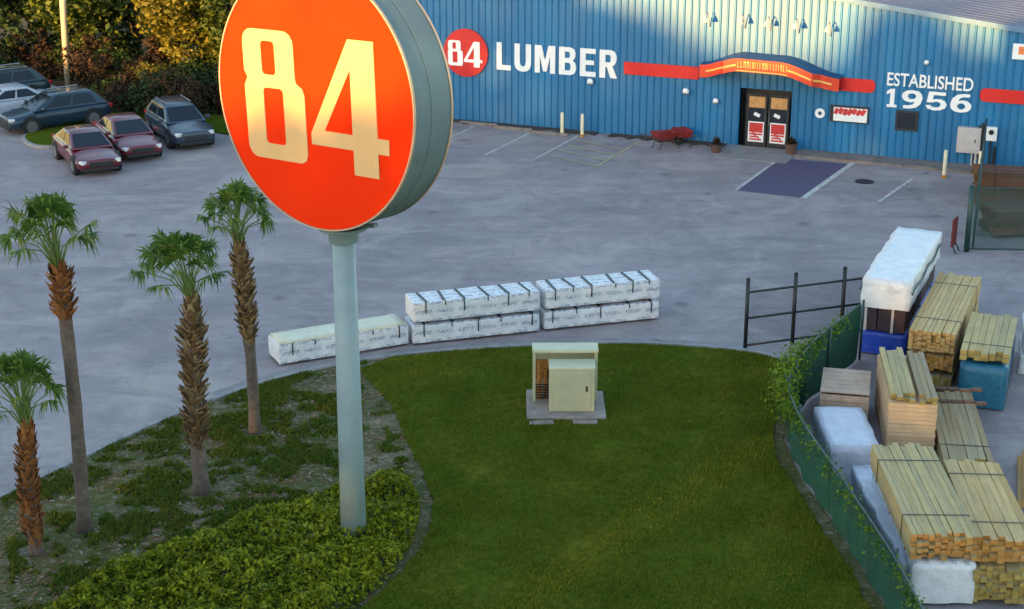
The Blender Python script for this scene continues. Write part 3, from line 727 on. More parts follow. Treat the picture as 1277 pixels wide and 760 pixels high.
s0, z1 = at_wall(1264, 54); s1, z0 = at_wall(1300, 76)
os_ = empty('wall_board', wallp((s0 + s1) / 2, (z0 + z1) / 2, .05), WROT, 'white sign board with an orange centre high at the right end of the wall', 'sign')
p = MB(); p.box((0, -.02, 0), (s1 - s0, .05, z1 - z0)); p.build('board', M['white'], os_, bevel=.01)
p = MB(); p.box((.02, -.05, .05), (s1 - s0 - .4, .01, (z1 - z0) * .5)); p.build('orange_panel', M['orange'], os_)
# small round white sign
s_, z_ = at_wall(1023, 141)
rs = empty('round_sign', wallp(s_, z_, .05), WROT, 'small round white sign with a blue centre between door and poster', 'sign')
p = MB(); disc(p, .2, -.03, 0, 24); p.build('plate', M['white'], rs); p = MB(); disc(p, .08, -.036, -.031, 20); p.build('blue_dot', M['canopy_blue'], rs)
# wall lamps
def wall_lamp(px, py, label, big=1.0):
    s_, z_ = at_wall(px, py)
    o = empty('wall_lamp', wallp(s_, z_, .04), WROT, label, 'lamp', 'small white lamps on the store wall')
    p = MB(); p.box((0, -.02, .02), (.16 * big, .05, .2 * big)); p.build('back_plate', M['box_grey'], o)
    p = MB()
    for i in range(6):
        a0, a1 = R(i * 15), R(i * 15 + 15)
    p.tube([(0, -.04, .10 * big), (0, -.16 * big, .09 * big), (0, -.24 * big, 0)], [.10 * big, .14 * big, .12 * big], 12); p.build('lamp_shade', M['white'], o, smooth=True)
wall_lamp(857, 115, 'white wall lamp under the red stripe, farther left of the entrance')
wall_lamp(894, 127, 'white wall lamp nearest the left side of the entrance', .9)
wall_lamp(738, 103, 'white wall lamp just below the end of the large lettering', 1.0)
wall_lamp(1156, 79, 'white wall lamp above the small capitals over the year', .7)
places = ('leftmost, apart from the other four', 'second from the left', 'middle one', 'second from the right', 'rightmost')
for i, (px, py) in enumerate(((886, 18), (930, 20), (962, 23), (997, 26), (1037, 30))):
    s_, z_ = at_wall(px, py)
    o = empty('gooseneck_lamp', wallp(s_, z_ - .5, .04), WROT, 'cream gooseneck floodlight high above the canopy, ' + places[i], 'lamp', 'gooseneck lamps above the canopy')
    p = MB(); p.tube([(0, 0, 0), (0, -.15, .35), (0, -.4, .62), (0, -.62, .60), (0, -.7, .5)], .022, 8); p.build('arm', M['box_grey'], o, smooth=True)
    p = MB(); p.tube([(0, -.7, .5), (0, -.73, .44), (0, -.76, .3)], [.04, .07, .12], 14, cap=False); p.build('lamp_shade', M['bollard'], o, smooth=True)
# meter cabinets
s0, z1 = at_wall(1196, 158); s1, z0 = at_wall(1222, 195)
mc = empty('meter_cabinet', wallp((s0 + s1) / 2, .1, .05), WROT, 'large pale grey electrical cabinet on the right part of the store wall', 'electrical box')
p = MB(); p.box((0, -.14, (z0 + z1) / 2), (s1 - s0, .28, z1 - z0 - .1)); cb = p.build('cabinet_body', M['box_grey'], mc, bevel=.015)
p = MB(); p.box((0, -.29, (z0 + z1) / 2), (s1 - s0 - .12, .02, z1 - z0 - .24)); p.build('cabinet_door', M['box_grey'], mc, bevel=.008)
p = MB(); p.box((.25, -.31, (z0 + z1) / 2), (.04, .03, .14)); p.build('handle', M['dark'], mc)
p = MB(); p.tube([(.3, -.1, 0), (.3, -.1, z0 + .05)], .05); p.tube([(.15, -.1, 0), (.15, -.1, z0 + .05)], .035); p.build('conduit', M['box_grey'], mc)
s0, z1 = at_wall(1231, 160); s1, z0 = at_wall(1243, 178)
mc = empty('meter_box', wallp((s0 + s1) / 2, .1, .05), WROT, 'small white meter box beside black conduits right of the large cabinet', 'electrical box')
p = MB(); p.box((0, -.12, (z0 + z1) / 2), (s1 - s0, .2, z1 - z0)); p.build('box_body', M['white'], mc, bevel=.015)
p = MB(); p.tube([(0, -.23, (z0 + z1) / 2 + .08), (0, -.27, (z0 + z1) / 2 + .08)], .1, 14); p.build('meter_dial', M['glass'], mc)
p = MB(); p.tube([(0, -.1, 0), (0, -.1, z0)], .04); p.tube([(-.33, -.08, .1), (-.33, -.08, z1 + .1)], .07); p.tube([(-.47, -.08, .3), (-.47, -.08, z1)], .05); p.tube([(.16, -.08, 0), (.16, -.08, .8)], .05); p.build('conduit', M['black'], mc)

# bollards
def bollard(px, py, h, label, r=.075):
    P = at(px, py); o = empty('bollard', P, 0, label, 'bollard', 'cream bollards along the store wall')
    p = MB(); p.tube([(0, 0, 0), (0, 0, h - .05)], r, 14, cap=False); p.tube([(0, 0, h - .05), (0, 0, h - .015), (0, 0, h)], [r, r * .75, r * .25], 14)
    p.build('post', M['bollard'], o, smooth=True)
    p = MB(); p.tube([(0, 0, .0), (0, 0, .12)], r * 1.35, 14); p.build('base_collar', M['rust'], o)
bollard(701, 169, 1.0, 'cream bollard below the large lettering, left one of a close pair')
bollard(726, 171, 1.0, 'cream bollard below the large lettering, right one of a close pair')
bollard(1177, 222, 1.1, 'cream bollard standing alone left of the grey cabinet')
bollard(1221, 222, 1.05, 'cream bollard in front of the right edge of the grey cabinet', .09)

# odds and ends along the wall
def wheel_stop(px, py, label):  # low stops, dark brown all over
    P = at(px, py); o = MB()
    o.raw([(-.9, -.09, 0), (.9, -.09, 0), (.9, .09, 0), (-.9, .09, 0), (-.88, -.06, .12), (.88, -.06, .12), (.88, .06, .12), (-.88, .06, .12)], [(0, 3, 2, 1), (4, 5, 6, 7), (0, 1, 5, 4), (2, 3, 7, 6), (1, 2, 6, 5), (3, 0, 4, 7)])
    b = o.build('wheel_stop', M['walk'], bevel=.015); b.location = P; b.rotation_euler = (0, 0, WROT)
    tag(b, label, 'wheel stop', 'wheel stops before the store wall')
wheel_stop(597, 156, 'dark wheel stop below the round red wall sign')
wheel_stop(640, 162, 'dark wheel stop below the start of the large lettering')
wheel_stop(684, 168, 'dark wheel stop just left of the bollard pair')
def wheelbarrow(P, rz, label):
    o = empty('wheelbarrow', P, rz, label, 'wheelbarrow', 'red wheelbarrows by the store wall')
    t = MB(); t.raw([(-.35, -.25, .38), (.3, -.22, .36), (.3, .22, .36), (-.35, .25, .38), (-.5, -.36, .68), (.62, -.32, .62), (.62, .32, .62), (-.5, .36, .68)], [(0, 3, 2, 1), (0, 1, 5, 4), (2, 3, 7, 6), (1, 2, 6, 5), (3, 0, 4, 7)])
    t.build('tray', M['wbarrow'], o)
    t = MB()
    for s in (-1, 1): t.tube([(.75, s * .05, .2), (-.1, s * .22, .35), (-1.0, s * .3, .62)], .022, 8)
    t.build('handle_bars', M['pot'], o)
    for s in (-1, 1):
        t = MB(); t.tube([(-.25, s * .25, .36), (-.4, s * .26, 0), (-.5, s * .26, .0)], .018, 8); t.build('leg', M['black'], o)
    t = MB(); disc(t, .2, -.04, .04, 20); w_ = t.build('wheel', M['rubber'], o); w_.location = (.75, 0, .2)
wheelbarrow(at(828, 184), R(30), 'red wheelbarrow by the wall left of the entrance, the one nearer the bollards')
wheelbarrow(at(850, 181), R(100), 'red wheelbarrow by the wall left of the entrance, the one nearer the entrance')
def planter(P, h, label, mat):
    o = empty('planter', P, 0, label, 'planter', 'planters beside the entrance')
    t = MB(); t.tube([(0, 0, 0), (0, 0, h * .8), (0, 0, h)], [.17, .25, .27], 16); t.build('pot', M['pot'], o)
    t = MB(); rg = random.Random(int(P.x * 100))
    for k in range(120):
        a, e = rg.uniform(0, 6.28), rg.uniform(.2, 1.5); l = rg.uniform(.15, .42)
        d = Vector((math.cos(a) * math.cos(e), math.sin(a) * math.cos(e), math.sin(e))); q = Vector((0, 0, h * .9)); sd = d.cross(Vector((0, 0, 1))).normalized() * .04
        t.face([q + d * l * .5 - sd, q + d * l * .5 + sd, q + d * l])
    t.build('plant', mat, o)
planter(at(893, 190), .3, 'low brown planter with a dry plant left of the entrance', M['leaf_brown'])
planter(at(986, 193), .45, 'brown planter with a dry plant at the right door post', M['leaf_brown'])
dc = MB(); 
P = at(1078, 227); dc.tube([(0, 0, 0), (0, 0, .02)], .36, 24)
o = dc.build('drain_cover', M['black']); o.location = P; tag(o, 'round black drain cover in the pavement near the store', 'drain cover')

# ---------------------------------------------------------------- pole sign
PS = at(441, 660, .62); PS.z = 0; PSZ = 9.64; RAD = 2.50
sign = empty('pole_sign', PS, R(-38), 'huge round red sign with cream number 84 on a grey pole', 'sign')
p = MB(); p.tube([(0, 0, -.1), (0, 0, 3), (0, 0, PSZ - RAD + .1)], [.27, .246, .217], 28); p.build('pole', M['pole'], sign, smooth=True)
p = MB(); p.tube([(0, 0, .03), (0, 0, .075)], .46, 28)
for k in range(8): a = k * math.pi / 4; p.tube([(.38 * math.cos(a), .38 * math.sin(a), .07), (.38 * math.cos(a), .38 * math.sin(a), .16)], .03, 6)
p.build('base_plate', M['pole'], sign)
p = MB(); p.tube([(0, 0, PSZ - RAD - .10), (0, 0, PSZ - RAD - .04)], .48, 24); p.tube([(0, 0, PSZ - RAD - .35), (0, 0, PSZ - RAD - .04)], .29, 24)
for sx in (-1, 1): p.box((sx * .62, 0, PSZ - RAD + .06), (.5, .12, .07), Matrix.Rotation(-sx * .22, 3, 'Y'))
p.build('mounting_bracket', M['drum'], sign)
p = MB(); n = 96
rings = [(-.47, RAD - .02), (-.47, RAD), (-.02, RAD), (-.015, RAD - .012), (.015, RAD - .012), (.02, RAD), (.60, RAD), (.60, RAD - .12)]
for (ya, ra), (yb, rb) in zip(rings[:-1], rings[1:]):
    for k in range(n):
        q0, q1 = 2 * math.pi * k / n, 2 * math.pi * (k + 1) / n
        p.face([(ra * math.cos(q0), ya, PSZ + ra * math.sin(q0)), (ra * math.cos(q1), ya, PSZ + ra * math.sin(q1)), (rb * math.cos(q1), yb, PSZ + rb * math.sin(q1)), (rb * math.cos(q0), yb, PSZ + rb * math.sin(q0))])
p.build('drum', M['drum'], sign).location = (-.13, -.10, 0)
for yy in (-.44, .57):
    p = MB(); disc(p, RAD - .014, yy - .012, yy + .012, 96); fc = p.build('sign_face', M['sign_face'], sign); fc.location = (-.13, -.10, PSZ)
    for pol in (n8(), n4()):
        k = RAD * 1.0
        if yy > 0: pol = [[(-x, y) for x, y in q] for q in pol]
        mesh_obj('numeral', shape_mesh(scaled(pol, k), .008), M['numeral'], fc, (.07 if yy < 0 else -.07, yy + (-.021 if yy < 0 else .021), .03)).rotation_euler = (0, R(-1.8), 0)
    p = MB(); m_ = 96
    for k in range(m_):
        q0, q1 = 2 * math.pi * k / m_, 2 * math.pi * (k + 1) / m_; e = .035 if yy > 0 else -.035
        for (ra, rb, ya, yb) in ((RAD - .010, RAD + .012, yy + e, yy + e), (RAD + .012, RAD + .012, yy + e, yy - e * .6), (RAD - .010, RAD - .010, yy + e, yy)):
            p.face([(ra * math.cos(q0), ya, PSZ + ra * math.sin(q0)), (ra * math.cos(q1), ya, PSZ + ra * math.sin(q1)), (rb * math.cos(q1), yb, PSZ + rb * math.sin(q1)), (rb * math.cos(q0), yb, PSZ + rb * math.sin(q0))])
    p.build('trim_ring', M['ring'], sign).location = (-.13, -.10, 0)

# ---------------------------------------------------------------- palms
def palm(base_px, top_px, label, boots, trunk_r, boot_r, boot_mat, seed, crown=1.0, lean=(0, 0)):
    rg = random.Random(seed)
    B = at(*base_px, .05); T = atY(*top_px, B.y + .05); h = T.z - B.z; dx, dy = T.x - B.x, T.y - B.y
    o = empty('palm_tree', B, 0, label, 'palm tree', 'palm trees along the planting bed')
    path = []
    for i in range(13):
        u = i / 12; c = math.sin(u * math.pi) * .06 * (1 if seed % 2 else -1)
        path.append(Vector((dx * u + c, dy * u, h * u - .1 * (1 - u))))
    def tp(z):
        u = max(0, min(1, z / h)) * 12; i = min(11, int(u)); return path[i].lerp(path[i + 1], u - i)
    t = MB(); rads = []
    for i in range(13):
        u = i / 12; r_ = trunk_r * (1.18 if u < .04 else 1.0) * (1 - .12 * u) * (1 + .05 * math.sin(i * 2.3)); rads.append(r_)
    rads[-1] *= .6
    t.tube(path, rads, 14); t.build('trunk', M['trunk_palm'], o, smooth=True)
    bz0, bz1 = boots[0] * h, boots[1] * h
    t = MB(); z = bz0; k = 0
    while z < bz1:
        u = (z - bz0) / (bz1 - bz0)
        env = min(1, .45 + u * 3.2) * min(1, (1 - u) * 3.0 + .4)
        nb = 10
        for j in range(nb):
            if rg.random() < .14: continue
            a = 2 * math.pi * (j + .5 * (k % 2)) / nb + rg.uniform(-.09, .09)
            c = tp(z); ro = trunk_r * .75; out = boot_r * env * rg.uniform(.7, 1.18)
            d = Vector((math.cos(a), math.sin(a), 0)); sd = Vector((-d.y, d.x, 0))
            wl = .055 * rg.uniform(.7, 1.3); up = .17 * rg.uniform(.5, 1.5)
            p0 = c + d * ro; p1 = c + d * out * .9 + Vector((0, 0, up * 1.15)); th = Vector((0, 0, .05)) + d * .02
            t.raw([p0 - sd * wl * 1.3, p0 + sd * wl * 1.3, p1 + sd * wl * .55, p1 - sd * wl * .55, p0 - sd * wl * 1.3 - th, p0 + sd * wl * 1.3 - th, p1 + sd * wl * .5 - th, p1 - sd * wl * .5 - th],
                  [(0, 1, 2, 3), (4, 7, 6, 5), (0, 4, 5, 1), (2, 6, 7, 3), (1, 5, 6, 2), (3, 7, 4, 0)])
        z += .075 * rg.uniform(.8, 1.2); k += 1
    t.build('boot_skirt', boot_mat, o)
    # crown of fan fronds
    cr, pe = MB(), MB(); A = path[-1]
    nf = 30
    for i in range(nf):
        q = (i + .5) / nf
        el = R(82) - R(92) * q ** 1.15 + rg.uniform(-.12, .12)
        a = i * 2.39996 + rg.uniform(-.2, .2)
        d = Vector((math.cos(a) * math.cos(el), math.sin(a) * math.cos(el), math.sin(el)))
        pl = crown * (rg.uniform(.55, .72) + .15 * q)
        s0 = A + Vector((rg.uniform(-.05, .05), rg.uniform(-.05, .05), -.05))
        midp = s0 + Vector((lean[0] * .55, 0, .46 * crown + lean[1] * .6)) + d * pl * .35
        e = s0 + Vector((lean[0], 0, .66 * crown + lean[1])) + d * pl
        pe.tube([s0, midp, e], [.022, .016, .011], 5)
        dn = (e - midp).normalized(); side = dn.cross(Vector((0, 0, 1)))
        if side.length < .05: side = Vector((1, 0, 0))
        side.normalize(); upn = side.cross(dn).normalized()
        tilt = rg.uniform(-.5, .5); side = (side * math.cos(tilt) + upn * math.sin(tilt)).normalized(); upn = side.cross(dn).normalized()
        L = crown * rg.uniform(.40, .62) * (1.0 - .10 * q)
        for j in range(17):
            b = R(-108 + 216 * j / 16) + rg.uniform(-.05, .05)
            ld = (dn * math.cos(b) + side * math.sin(b)).normalized()
            ll = L * (.72 + .28 * math.cos(b * .8)) * rg.uniform(.85, 1.1)
            w1 = .030 * crown; sdv = upn.cross(ld).normalized()
            m1 = e + ld * ll * .55 - upn * .05 * rg.random() + Vector((0, 0, -.03)); m2 = e + ld * ll + Vector((0, 0, -.10 - .18 * rg.random() * (1 + q)))
            cr.raw([e - sdv * .008, e + sdv * .008, m1 + sdv * w1, m1 - sdv * w1, m2], [(0, 1, 2, 3), (3, 2, 4)])
    cr.build('crown', M['frond'], o); pe.build('petioles', M['petiole'], o)
    return o
palm((105, 662), (73, 332), 'tall slim palm with a bulging orange boot skirt just under its crown', (.80, 1.0), .15, .31, M['boot_orange'], 1, .92, (-.16, .06))
palm((252, 614), (240, 374), 'stout brown palm with stubby boots down two thirds of its trunk', (.20, 1.0), .18, .37, M['boot'], 2, .96, (-.20, .08))
palm((318, 540), (297, 303), 'palm partly hidden by the big round sign, with a slim lower trunk', (.46, 1.0), .14, .31, M['boot'], 3, .86, (0, .08))
palm((46, 690), (34, 532), 'shortest palm, booted from foot to crown, at the left edge', (.02, 1.0), .15, .28, M['boot_orange'], 4, .9, (-.10, .16))

# ---------------------------------------------------------------- hedge, weeds, grass
hp = smooth_poly(gp([(30, 775), (95, 735), (150, 702), (220, 680), (300, 650), (380, 628), (430, 606), (498, 590), (520, 604), (524, 640), (500, 690), (470, 722), (440, 745), (418, 800), (30, 860)], .3), 1)
hx0, hx1 = min(p[0] for p in hp), max(p[0] for p in hp); hy0, hy1 = min(p[1] for p in hp), max(p[1] for p in hp)
def edge_d(p, poly):
    best = 9
    for i in range(len(poly)):
        a_, b2 = Vector(poly[i]), Vector(poly[(i + 1) % len(poly)]); d = b2 - a_; t = max(0, min(1, (Vector(p) - a_).dot(d) / max(1e-6, d.length_squared)))
        best = min(best, (a_ + d * t - Vector(p)).length)
    return best
from mathutils import noise as mnoise
def hedge_h(x, y):
    e = edge_d((x, y), hp)
    return min(1, (e / .45)) ** .5 * (.60 + .24 * mnoise.noise(Vector((x * 1.2, y * 1.2, 0))) + .20 * mnoise.noise(Vector((x * 3.3, y * 3.3, 4))))
hroot = empty('hedge', (-4.2, 30.0, .05), 0, 'low clipped yellow-green shrub bed around the foot of the sign pole', 'hedge')
rg = random.Random(21)
lv = MB(); cnt = 0
while cnt < 38000:
    x, y = rg.uniform(hx0, hx1), rg.uniform(hy0, hy1)
    if not inside((x, y), hp): continue
    if (Vector((x, y)) - PS.xy).length < .27: continue
    hh = hedge_h(x, y); z = hh * (1 - .30 * rg.random() ** 2) + rg.uniform(-.03, .06)
    a, e = rg.uniform(0, 6.28), rg.gauss(.5, .5); sz = rg.choice((rg.uniform(.025, .05), rg.uniform(.045, .09)))
    d = Vector((math.cos(a) * math.cos(e), math.sin(a) * math.cos(e), math.sin(e))); sd = d.cross(Vector((rg.gauss(0, .4), rg.gauss(0, .4), 1))).normalized() * sz * .55
    c = Vector((x + 4.2, y - 30.0, z))
    lv.face([c - d * sz, c + sd, c + d * sz, c - sd]); cnt += 1
for k in range(160):                                  # shoots standing above the clipped top
    x, y = rg.uniform(hx0, hx1), rg.uniform(hy0, hy1)
    if not inside((x, y), hp) or (Vector((x, y)) - PS.xy).length < .4: continue
    hh = hedge_h(x, y); lean = Vector((rg.gauss(0, .12), rg.gauss(0, .12), 0)); hs = rg.uniform(.12, .3)
    for q in range(9):
        c = Vector((x + 4.2, y - 30, hh)) + (lean + Vector((0, 0, 1))) * hs * q / 8
        d = Vector((rg.gauss(0, 1), rg.gauss(0, 1), .5)).normalized(); sd = d.cross(Vector((0, 0, 1))).normalized() * .022; l = rg.uniform(.05, .09)
        lv.face([c, c + d * l * .5 + sd, c + d * l, c + d * l * .5 - sd])
lv.build('foliage', M['hedge'], hroot)
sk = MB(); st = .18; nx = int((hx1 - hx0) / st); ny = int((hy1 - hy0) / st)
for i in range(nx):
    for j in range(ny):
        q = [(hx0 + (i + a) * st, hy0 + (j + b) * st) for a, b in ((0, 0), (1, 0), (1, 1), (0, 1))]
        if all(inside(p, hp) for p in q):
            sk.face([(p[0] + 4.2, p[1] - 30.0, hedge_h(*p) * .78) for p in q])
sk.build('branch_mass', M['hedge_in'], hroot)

def blades(name, mat, poly, n, h, w, seed, dens=None, avoid=None, z0=.06, per=3):
    rg = random.Random(seed); mb = MB()
    x0, x1 = min(p[0] for p in poly), max(p[0] for p in poly); y0, y1 = max(27.0, min(p[1] for p in poly)), max(p[1] for p in poly)
    c = 0; tries = 0
    while c < n and tries < n * 30:
        tries += 1
        x, y = rg.uniform(x0, x1), rg.uniform(y0, y1)
        if not inside((x, y), poly) or (avoid and inside((x, y), avoid)): continue
        if abs(x) > y * .34: continue
        if dens and rg.random() > dens(x, y): continue
        for _ in range(per):
            a = rg.uniform(0, 6.28); l = h * rg.uniform(.5, 1.4); lean = rg.uniform(.1, .9)
            d = Vector((math.cos(a) * lean, math.sin(a) * lean, 1)).normalized(); s = Vector((-math.sin(a), math.cos(a), 0)) * w
            p = Vector((x + rg.uniform(-.05, .05), y + rg.uniform(-.05, .05), z0))
            mb.face([p - s, p + s, p + d * l])
        c += 1
    return tag(mb.build(name, mat), kind='stuff')
tag(blades('lawn_grass', M['grass_blade'], lawn_poly, 42000, .055, .012, 31, dens=lambda x, y: .55 + .6 * mnoise.noise(Vector((x * .7, y * .7, 0))), z0=.083, per=3), 'short mown green grass of the lawn', 'grass')
palm_feet = [tuple(at(x, y).xy) for x, y in ((105, 662), (252, 614), (318, 540), (46, 690), (450, 560), (395, 590))]
bed_poly = [p for p in lawn_top if p[0] < lawn_edge[0][0] + .5] + lawn_edge + [(-12, 26)]
tag(blades('weeds', M['tuft'], bed_poly, 11500, .085, .028, 33, dens=lambda x, y: (0 if min((Vector((x, y)) - Vector(q)).length for q in palm_feet) < .42 + .2 * mnoise.noise(Vector((x * 4, y * 4, 0))) else 1) * (0 if min((Vector((x, y)) - Vector(q)).length for q in lawn_edge) < .40 + .3 * mnoise.noise(Vector((x * 3, y * 3, 8))) else 1) * max(0, min(1, .26 + 1.5 * mnoise.noise(Vector((x * .7, y * .9, 7))) + .9 * mnoise.noise(Vector((x * 2.6, y * 2.6, 2))))), avoid=hp, z0=.05, per=4), 'patchy low weeds and grass in the palm bed', 'weeds')
# dead leaves on the bed
dl_ = MB(); rg = random.Random(9); c = 0
while c < 2600:
    x, y = rg.uniform(-13, 0), rg.uniform(27, 43)
    if not inside((x, y), bed_poly) or inside((x, y), hp): continue
    if rg.random() > .5 + .9 * mnoise.noise(Vector((x * .6, y * .6, 3))): continue
    a = rg.uniform(0, 6.28); s = rg.uniform(.025, .08); u = Vector((math.cos(a), math.sin(a), rg.uniform(-.2, .4))) * s; v = Vector((-math.sin(a), math.cos(a), rg.uniform(-.2, .3))) * s * .5
    p = Vector((x, y, .06 + rg.random() * .02)); dl_.face([p - u, p + v, p + u, p - v]); c += 1
tag(dl_.build('leaf_litter', M['dry']), 'dry brown leaves scattered over the palm bed', 'leaf litter', kind='stuff')
sb = smooth_poly(gp([(480, 560), (536, 590), (552, 650), (520, 705), (470, 745), (450, 740), (505, 690), (526, 640), (520, 600)], .05), 1)

# ---------------------------------------------------------------- utility cabinet on its pad
P = at(706, 516, .1)
pd = MB(); pd.prism([(P.x - .98, P.y - .36), (P.x + .98, P.y - .36), (P.x + .98, P.y + 1.4), (P.x - .98, P.y + 1.5)], .0, .15)
for dx_, dy_, a in ((-.62, -.56, .1), (.45, -.52, -.06)): pd.box((P.x + dx_, P.y + dy_, .085), (.6, .22, .07), a)
structure('concrete_pad', pd, M['concrete'], bevel=.02)
uc = empty('utility_cabinet', (P.x, P.y, .15), 0, 'beige metal utility cabinet with an open orange side bay on the lawn', 'utility box')
def housing(name, x0, x1, y0, y1, h, lid):
    p = MB(); p.box(((x0 + x1) / 2, (y0 + y1) / 2, h / 2), (x1 - x0, y1 - y0, h)); o = p.build(name, M['cab'], uc, bevel=.02)
    p = MB(); p.box(((x0 + x1) / 2, (y0 + y1) / 2, h + .035), (x1 - x0 + lid, y1 - y0 + lid, .07)); p.build('lid', M['cab_top'], o, bevel=.02)
    return o
fh = housing('front_housing', -.42, .70, 0, .62, 1.10, .03)
p = MB(); p.box((.14, -.012, .55), (.92, .024, .94)); fd = p.build('access_door', M['cab'], fh, bevel=.008)
p = MB()
for k in range(5): p.box((.14, -.03, .2 + k * .05), (.7, .014, .018))
p.build('louvre', M['cab'], fd)
p = MB(); p.box((.5, -.035, .62), (.05, .03, .14)); p.build('handle', M['dark'], fd)
bh = empty('rear_bay', (0, 0, 0)); bh.parent = uc
bx0, bx1, by0, by1, bhh = -.82, .80, .66, 1.16, 1.3
p = MB()
p.box(((bx0 + bx1) / 2, by1 - .02, bhh / 2), (bx1 - bx0, .04, bhh))
p.box((bx1 - .04, (by0 + by1) / 2, bhh / 2), (.08, by1 - by0 - .08, bhh)); p.box((bx0 + .035, by0 + .035, bhh / 2), (.07, .07, bhh)); p.box((bx0 + .02, by1 - .12, bhh / 2), (.04, .14, bhh))
rbody = p.build('rear_housing', M['cab'], uc, bevel=.01)
bpy.data.objects.remove(bh)
p = MB(); p.box(((bx0 + bx1) / 2, (by0 + by1) / 2, bhh + .05), (bx1 - bx0 + .03, by1 - by0 + .05, .09)); p.build('lid', M['cab_top'], rbody, bevel=.025)
p = MB(); p.box((-.58, by1 - .09, .72), (.38, .06, .5)); p.tube([(-.66, by0 + .2, .0), (-.66, by0 + .2, 1.0)], .06, 10); p.tube([(-.5, by0 + .25, .0), (-.5, by0 + .25, .75), (-.66, by0 + .2, .8)], .05, 10); p.build('pipework', M['rust'], uc)  # orange glow of the bay put into the colour of back box and pipes
p = MB()
for k in range(6): p.box((-.6, by0 + .12, .06 + k * .07), (.36, .02, .03), Matrix.Rotation(.5, 3, 'X'))
p.build('grille', M['dark'], uc)

# ---------------------------------------------------------------- wrapped bundles at the kerb
def soft_box(mb, L, W, Hh, z0, seed, amp=.02, nx=14, ny=5, nz=3, mi=0):
    """a box with slightly sagging, wrinkled faces (plastic wrap or tarp)"""
    rg = random.Random(seed)
    def dsp(p):
        q = Vector(p) * 2.3 + Vector((seed, seed * .7, 0)); n = mnoise.noise_vector(q) * amp
        return (p[0] + n.x, p[1] + n.y, max(z0, p[2] + n.z) if p[2] < z0 + .01 else p[2] + n.z)
    def grid(f, na, nb):
        for i in range(na):
            for j in range(nb):
                mb.face([dsp(f(a, b)) for a, b in ((i / na, j / nb), ((i + 1) / na, j / nb), ((i + 1) / na, (j + 1) / nb), (i / na, (j + 1) / nb))], mi)
    X = lambda a: (a - .5) * L; Y = lambda b: (b - .5) * W; Z = lambda c: z0 + c * Hh
    grid(lambda a, b: (X(a), Y(b), z0 + Hh), nx, ny)
    for s in (0, 1):
        grid(lambda a, b: (X(a), Y(s), Z(b)), nx, nz); grid(lambda a, b: (X(s), Y(a), Z(b)), ny, nz)
def weld(o, d=.002):
    bm = bmesh.new(); bm.from_mesh(o.data); bmesh.ops.remove_doubles(bm, verts=bm.verts, dist=d); bmesh.ops.recalc_face_normals(bm, faces=bm.faces); bm.to_mesh(o.data); bm.free()
    o.data.polygons.foreach_set('use_smooth', [True] * len(o.data.polygons)); return o
def wrapped(P, rz, L, W, Hh, label, mat, seed, top=None, nst=5, group='white wrapped lumber bundles along the kerb'):
    o = empty('lumber_bundle', P, rz, label, 'lumber bundle', group)
    m = MB(); soft_box(m, L, W, Hh - .07, .07, seed, .018, 20, 6, 4); b = weld(m.build('plastic_wrap', mat, o)); 
    bv = b.modifiers.new('edge', 'BEVEL'); bv.width = .03; bv.segments = 2; bv.limit_method = 'ANGLE'; bv.angle_limit = R(50)
    for k in range(3):
        r_ = MB(); r_.box(((k - 1) * L * .38, 0, .035), (.1, W - .04, .068)); r_.build('runner', M['runner'], o)
    rg = random.Random(seed)
    for k in range(nst):
        x = -L * .42 + L * .84 * k / (nst - 1) + rg.uniform(-.08, .08); s = MB()
        s.box((x, -W * .02, Hh + .016), (.07, W * .92, .012), rg.uniform(-.12, .12))
        s.box((x, -W / 2 - .022, Hh - (.10 if k % 2 else .3) / 1.0 * .5), (.03, .012, .12 if k % 2 else .34))
        s.build('strap', M['strap'], o)
    if top:
        t = MB(); soft_box(t, L - .1, W - .06, .05, Hh + .004, seed + 3, .008, 12, 4, 1); weld(t.build('cover_sheet', top, o))
    return o
def mid_dir(pa, pb, depth):
    a_, b2 = at(*pa), at(*pb); d = (b2 - a_).normalized(); n = Vector((-d.y, d.x, 0)); c = (a_ + b2) / 2 + n * depth / 2
    return c, math.atan2(d.y, d.x), (b2 - a_).length
c, a_, L = mid_dir((348, 458), (511, 431), .95)
wrapped(c, a_, L - .05, .95, .60, 'single white wrapped lumber bundle with a cream top behind the sign pole', M['wrap'], 2, M['wrap_cream'])
for (pa, pb, wh, sd) in (((514, 432), (674, 415), 'middle', 5), ((678, 414), (823, 399), 'right', 8)):
    c, a_, L = mid_dir(pa, pb, .95)
    wrapped(c, a_, L - .06, .95, .57, f'lower white wrapped bundle of the {wh} two-high stack at the kerb', M['wrap'], sd)
    wrapped(c + Vector((.02, .02, .61)), a_ + .006, L - .08, .95, .62, f'upper white wrapped bundle with black straps on the {wh} two-high stack', M['wrap'], sd + 1, None, 6)

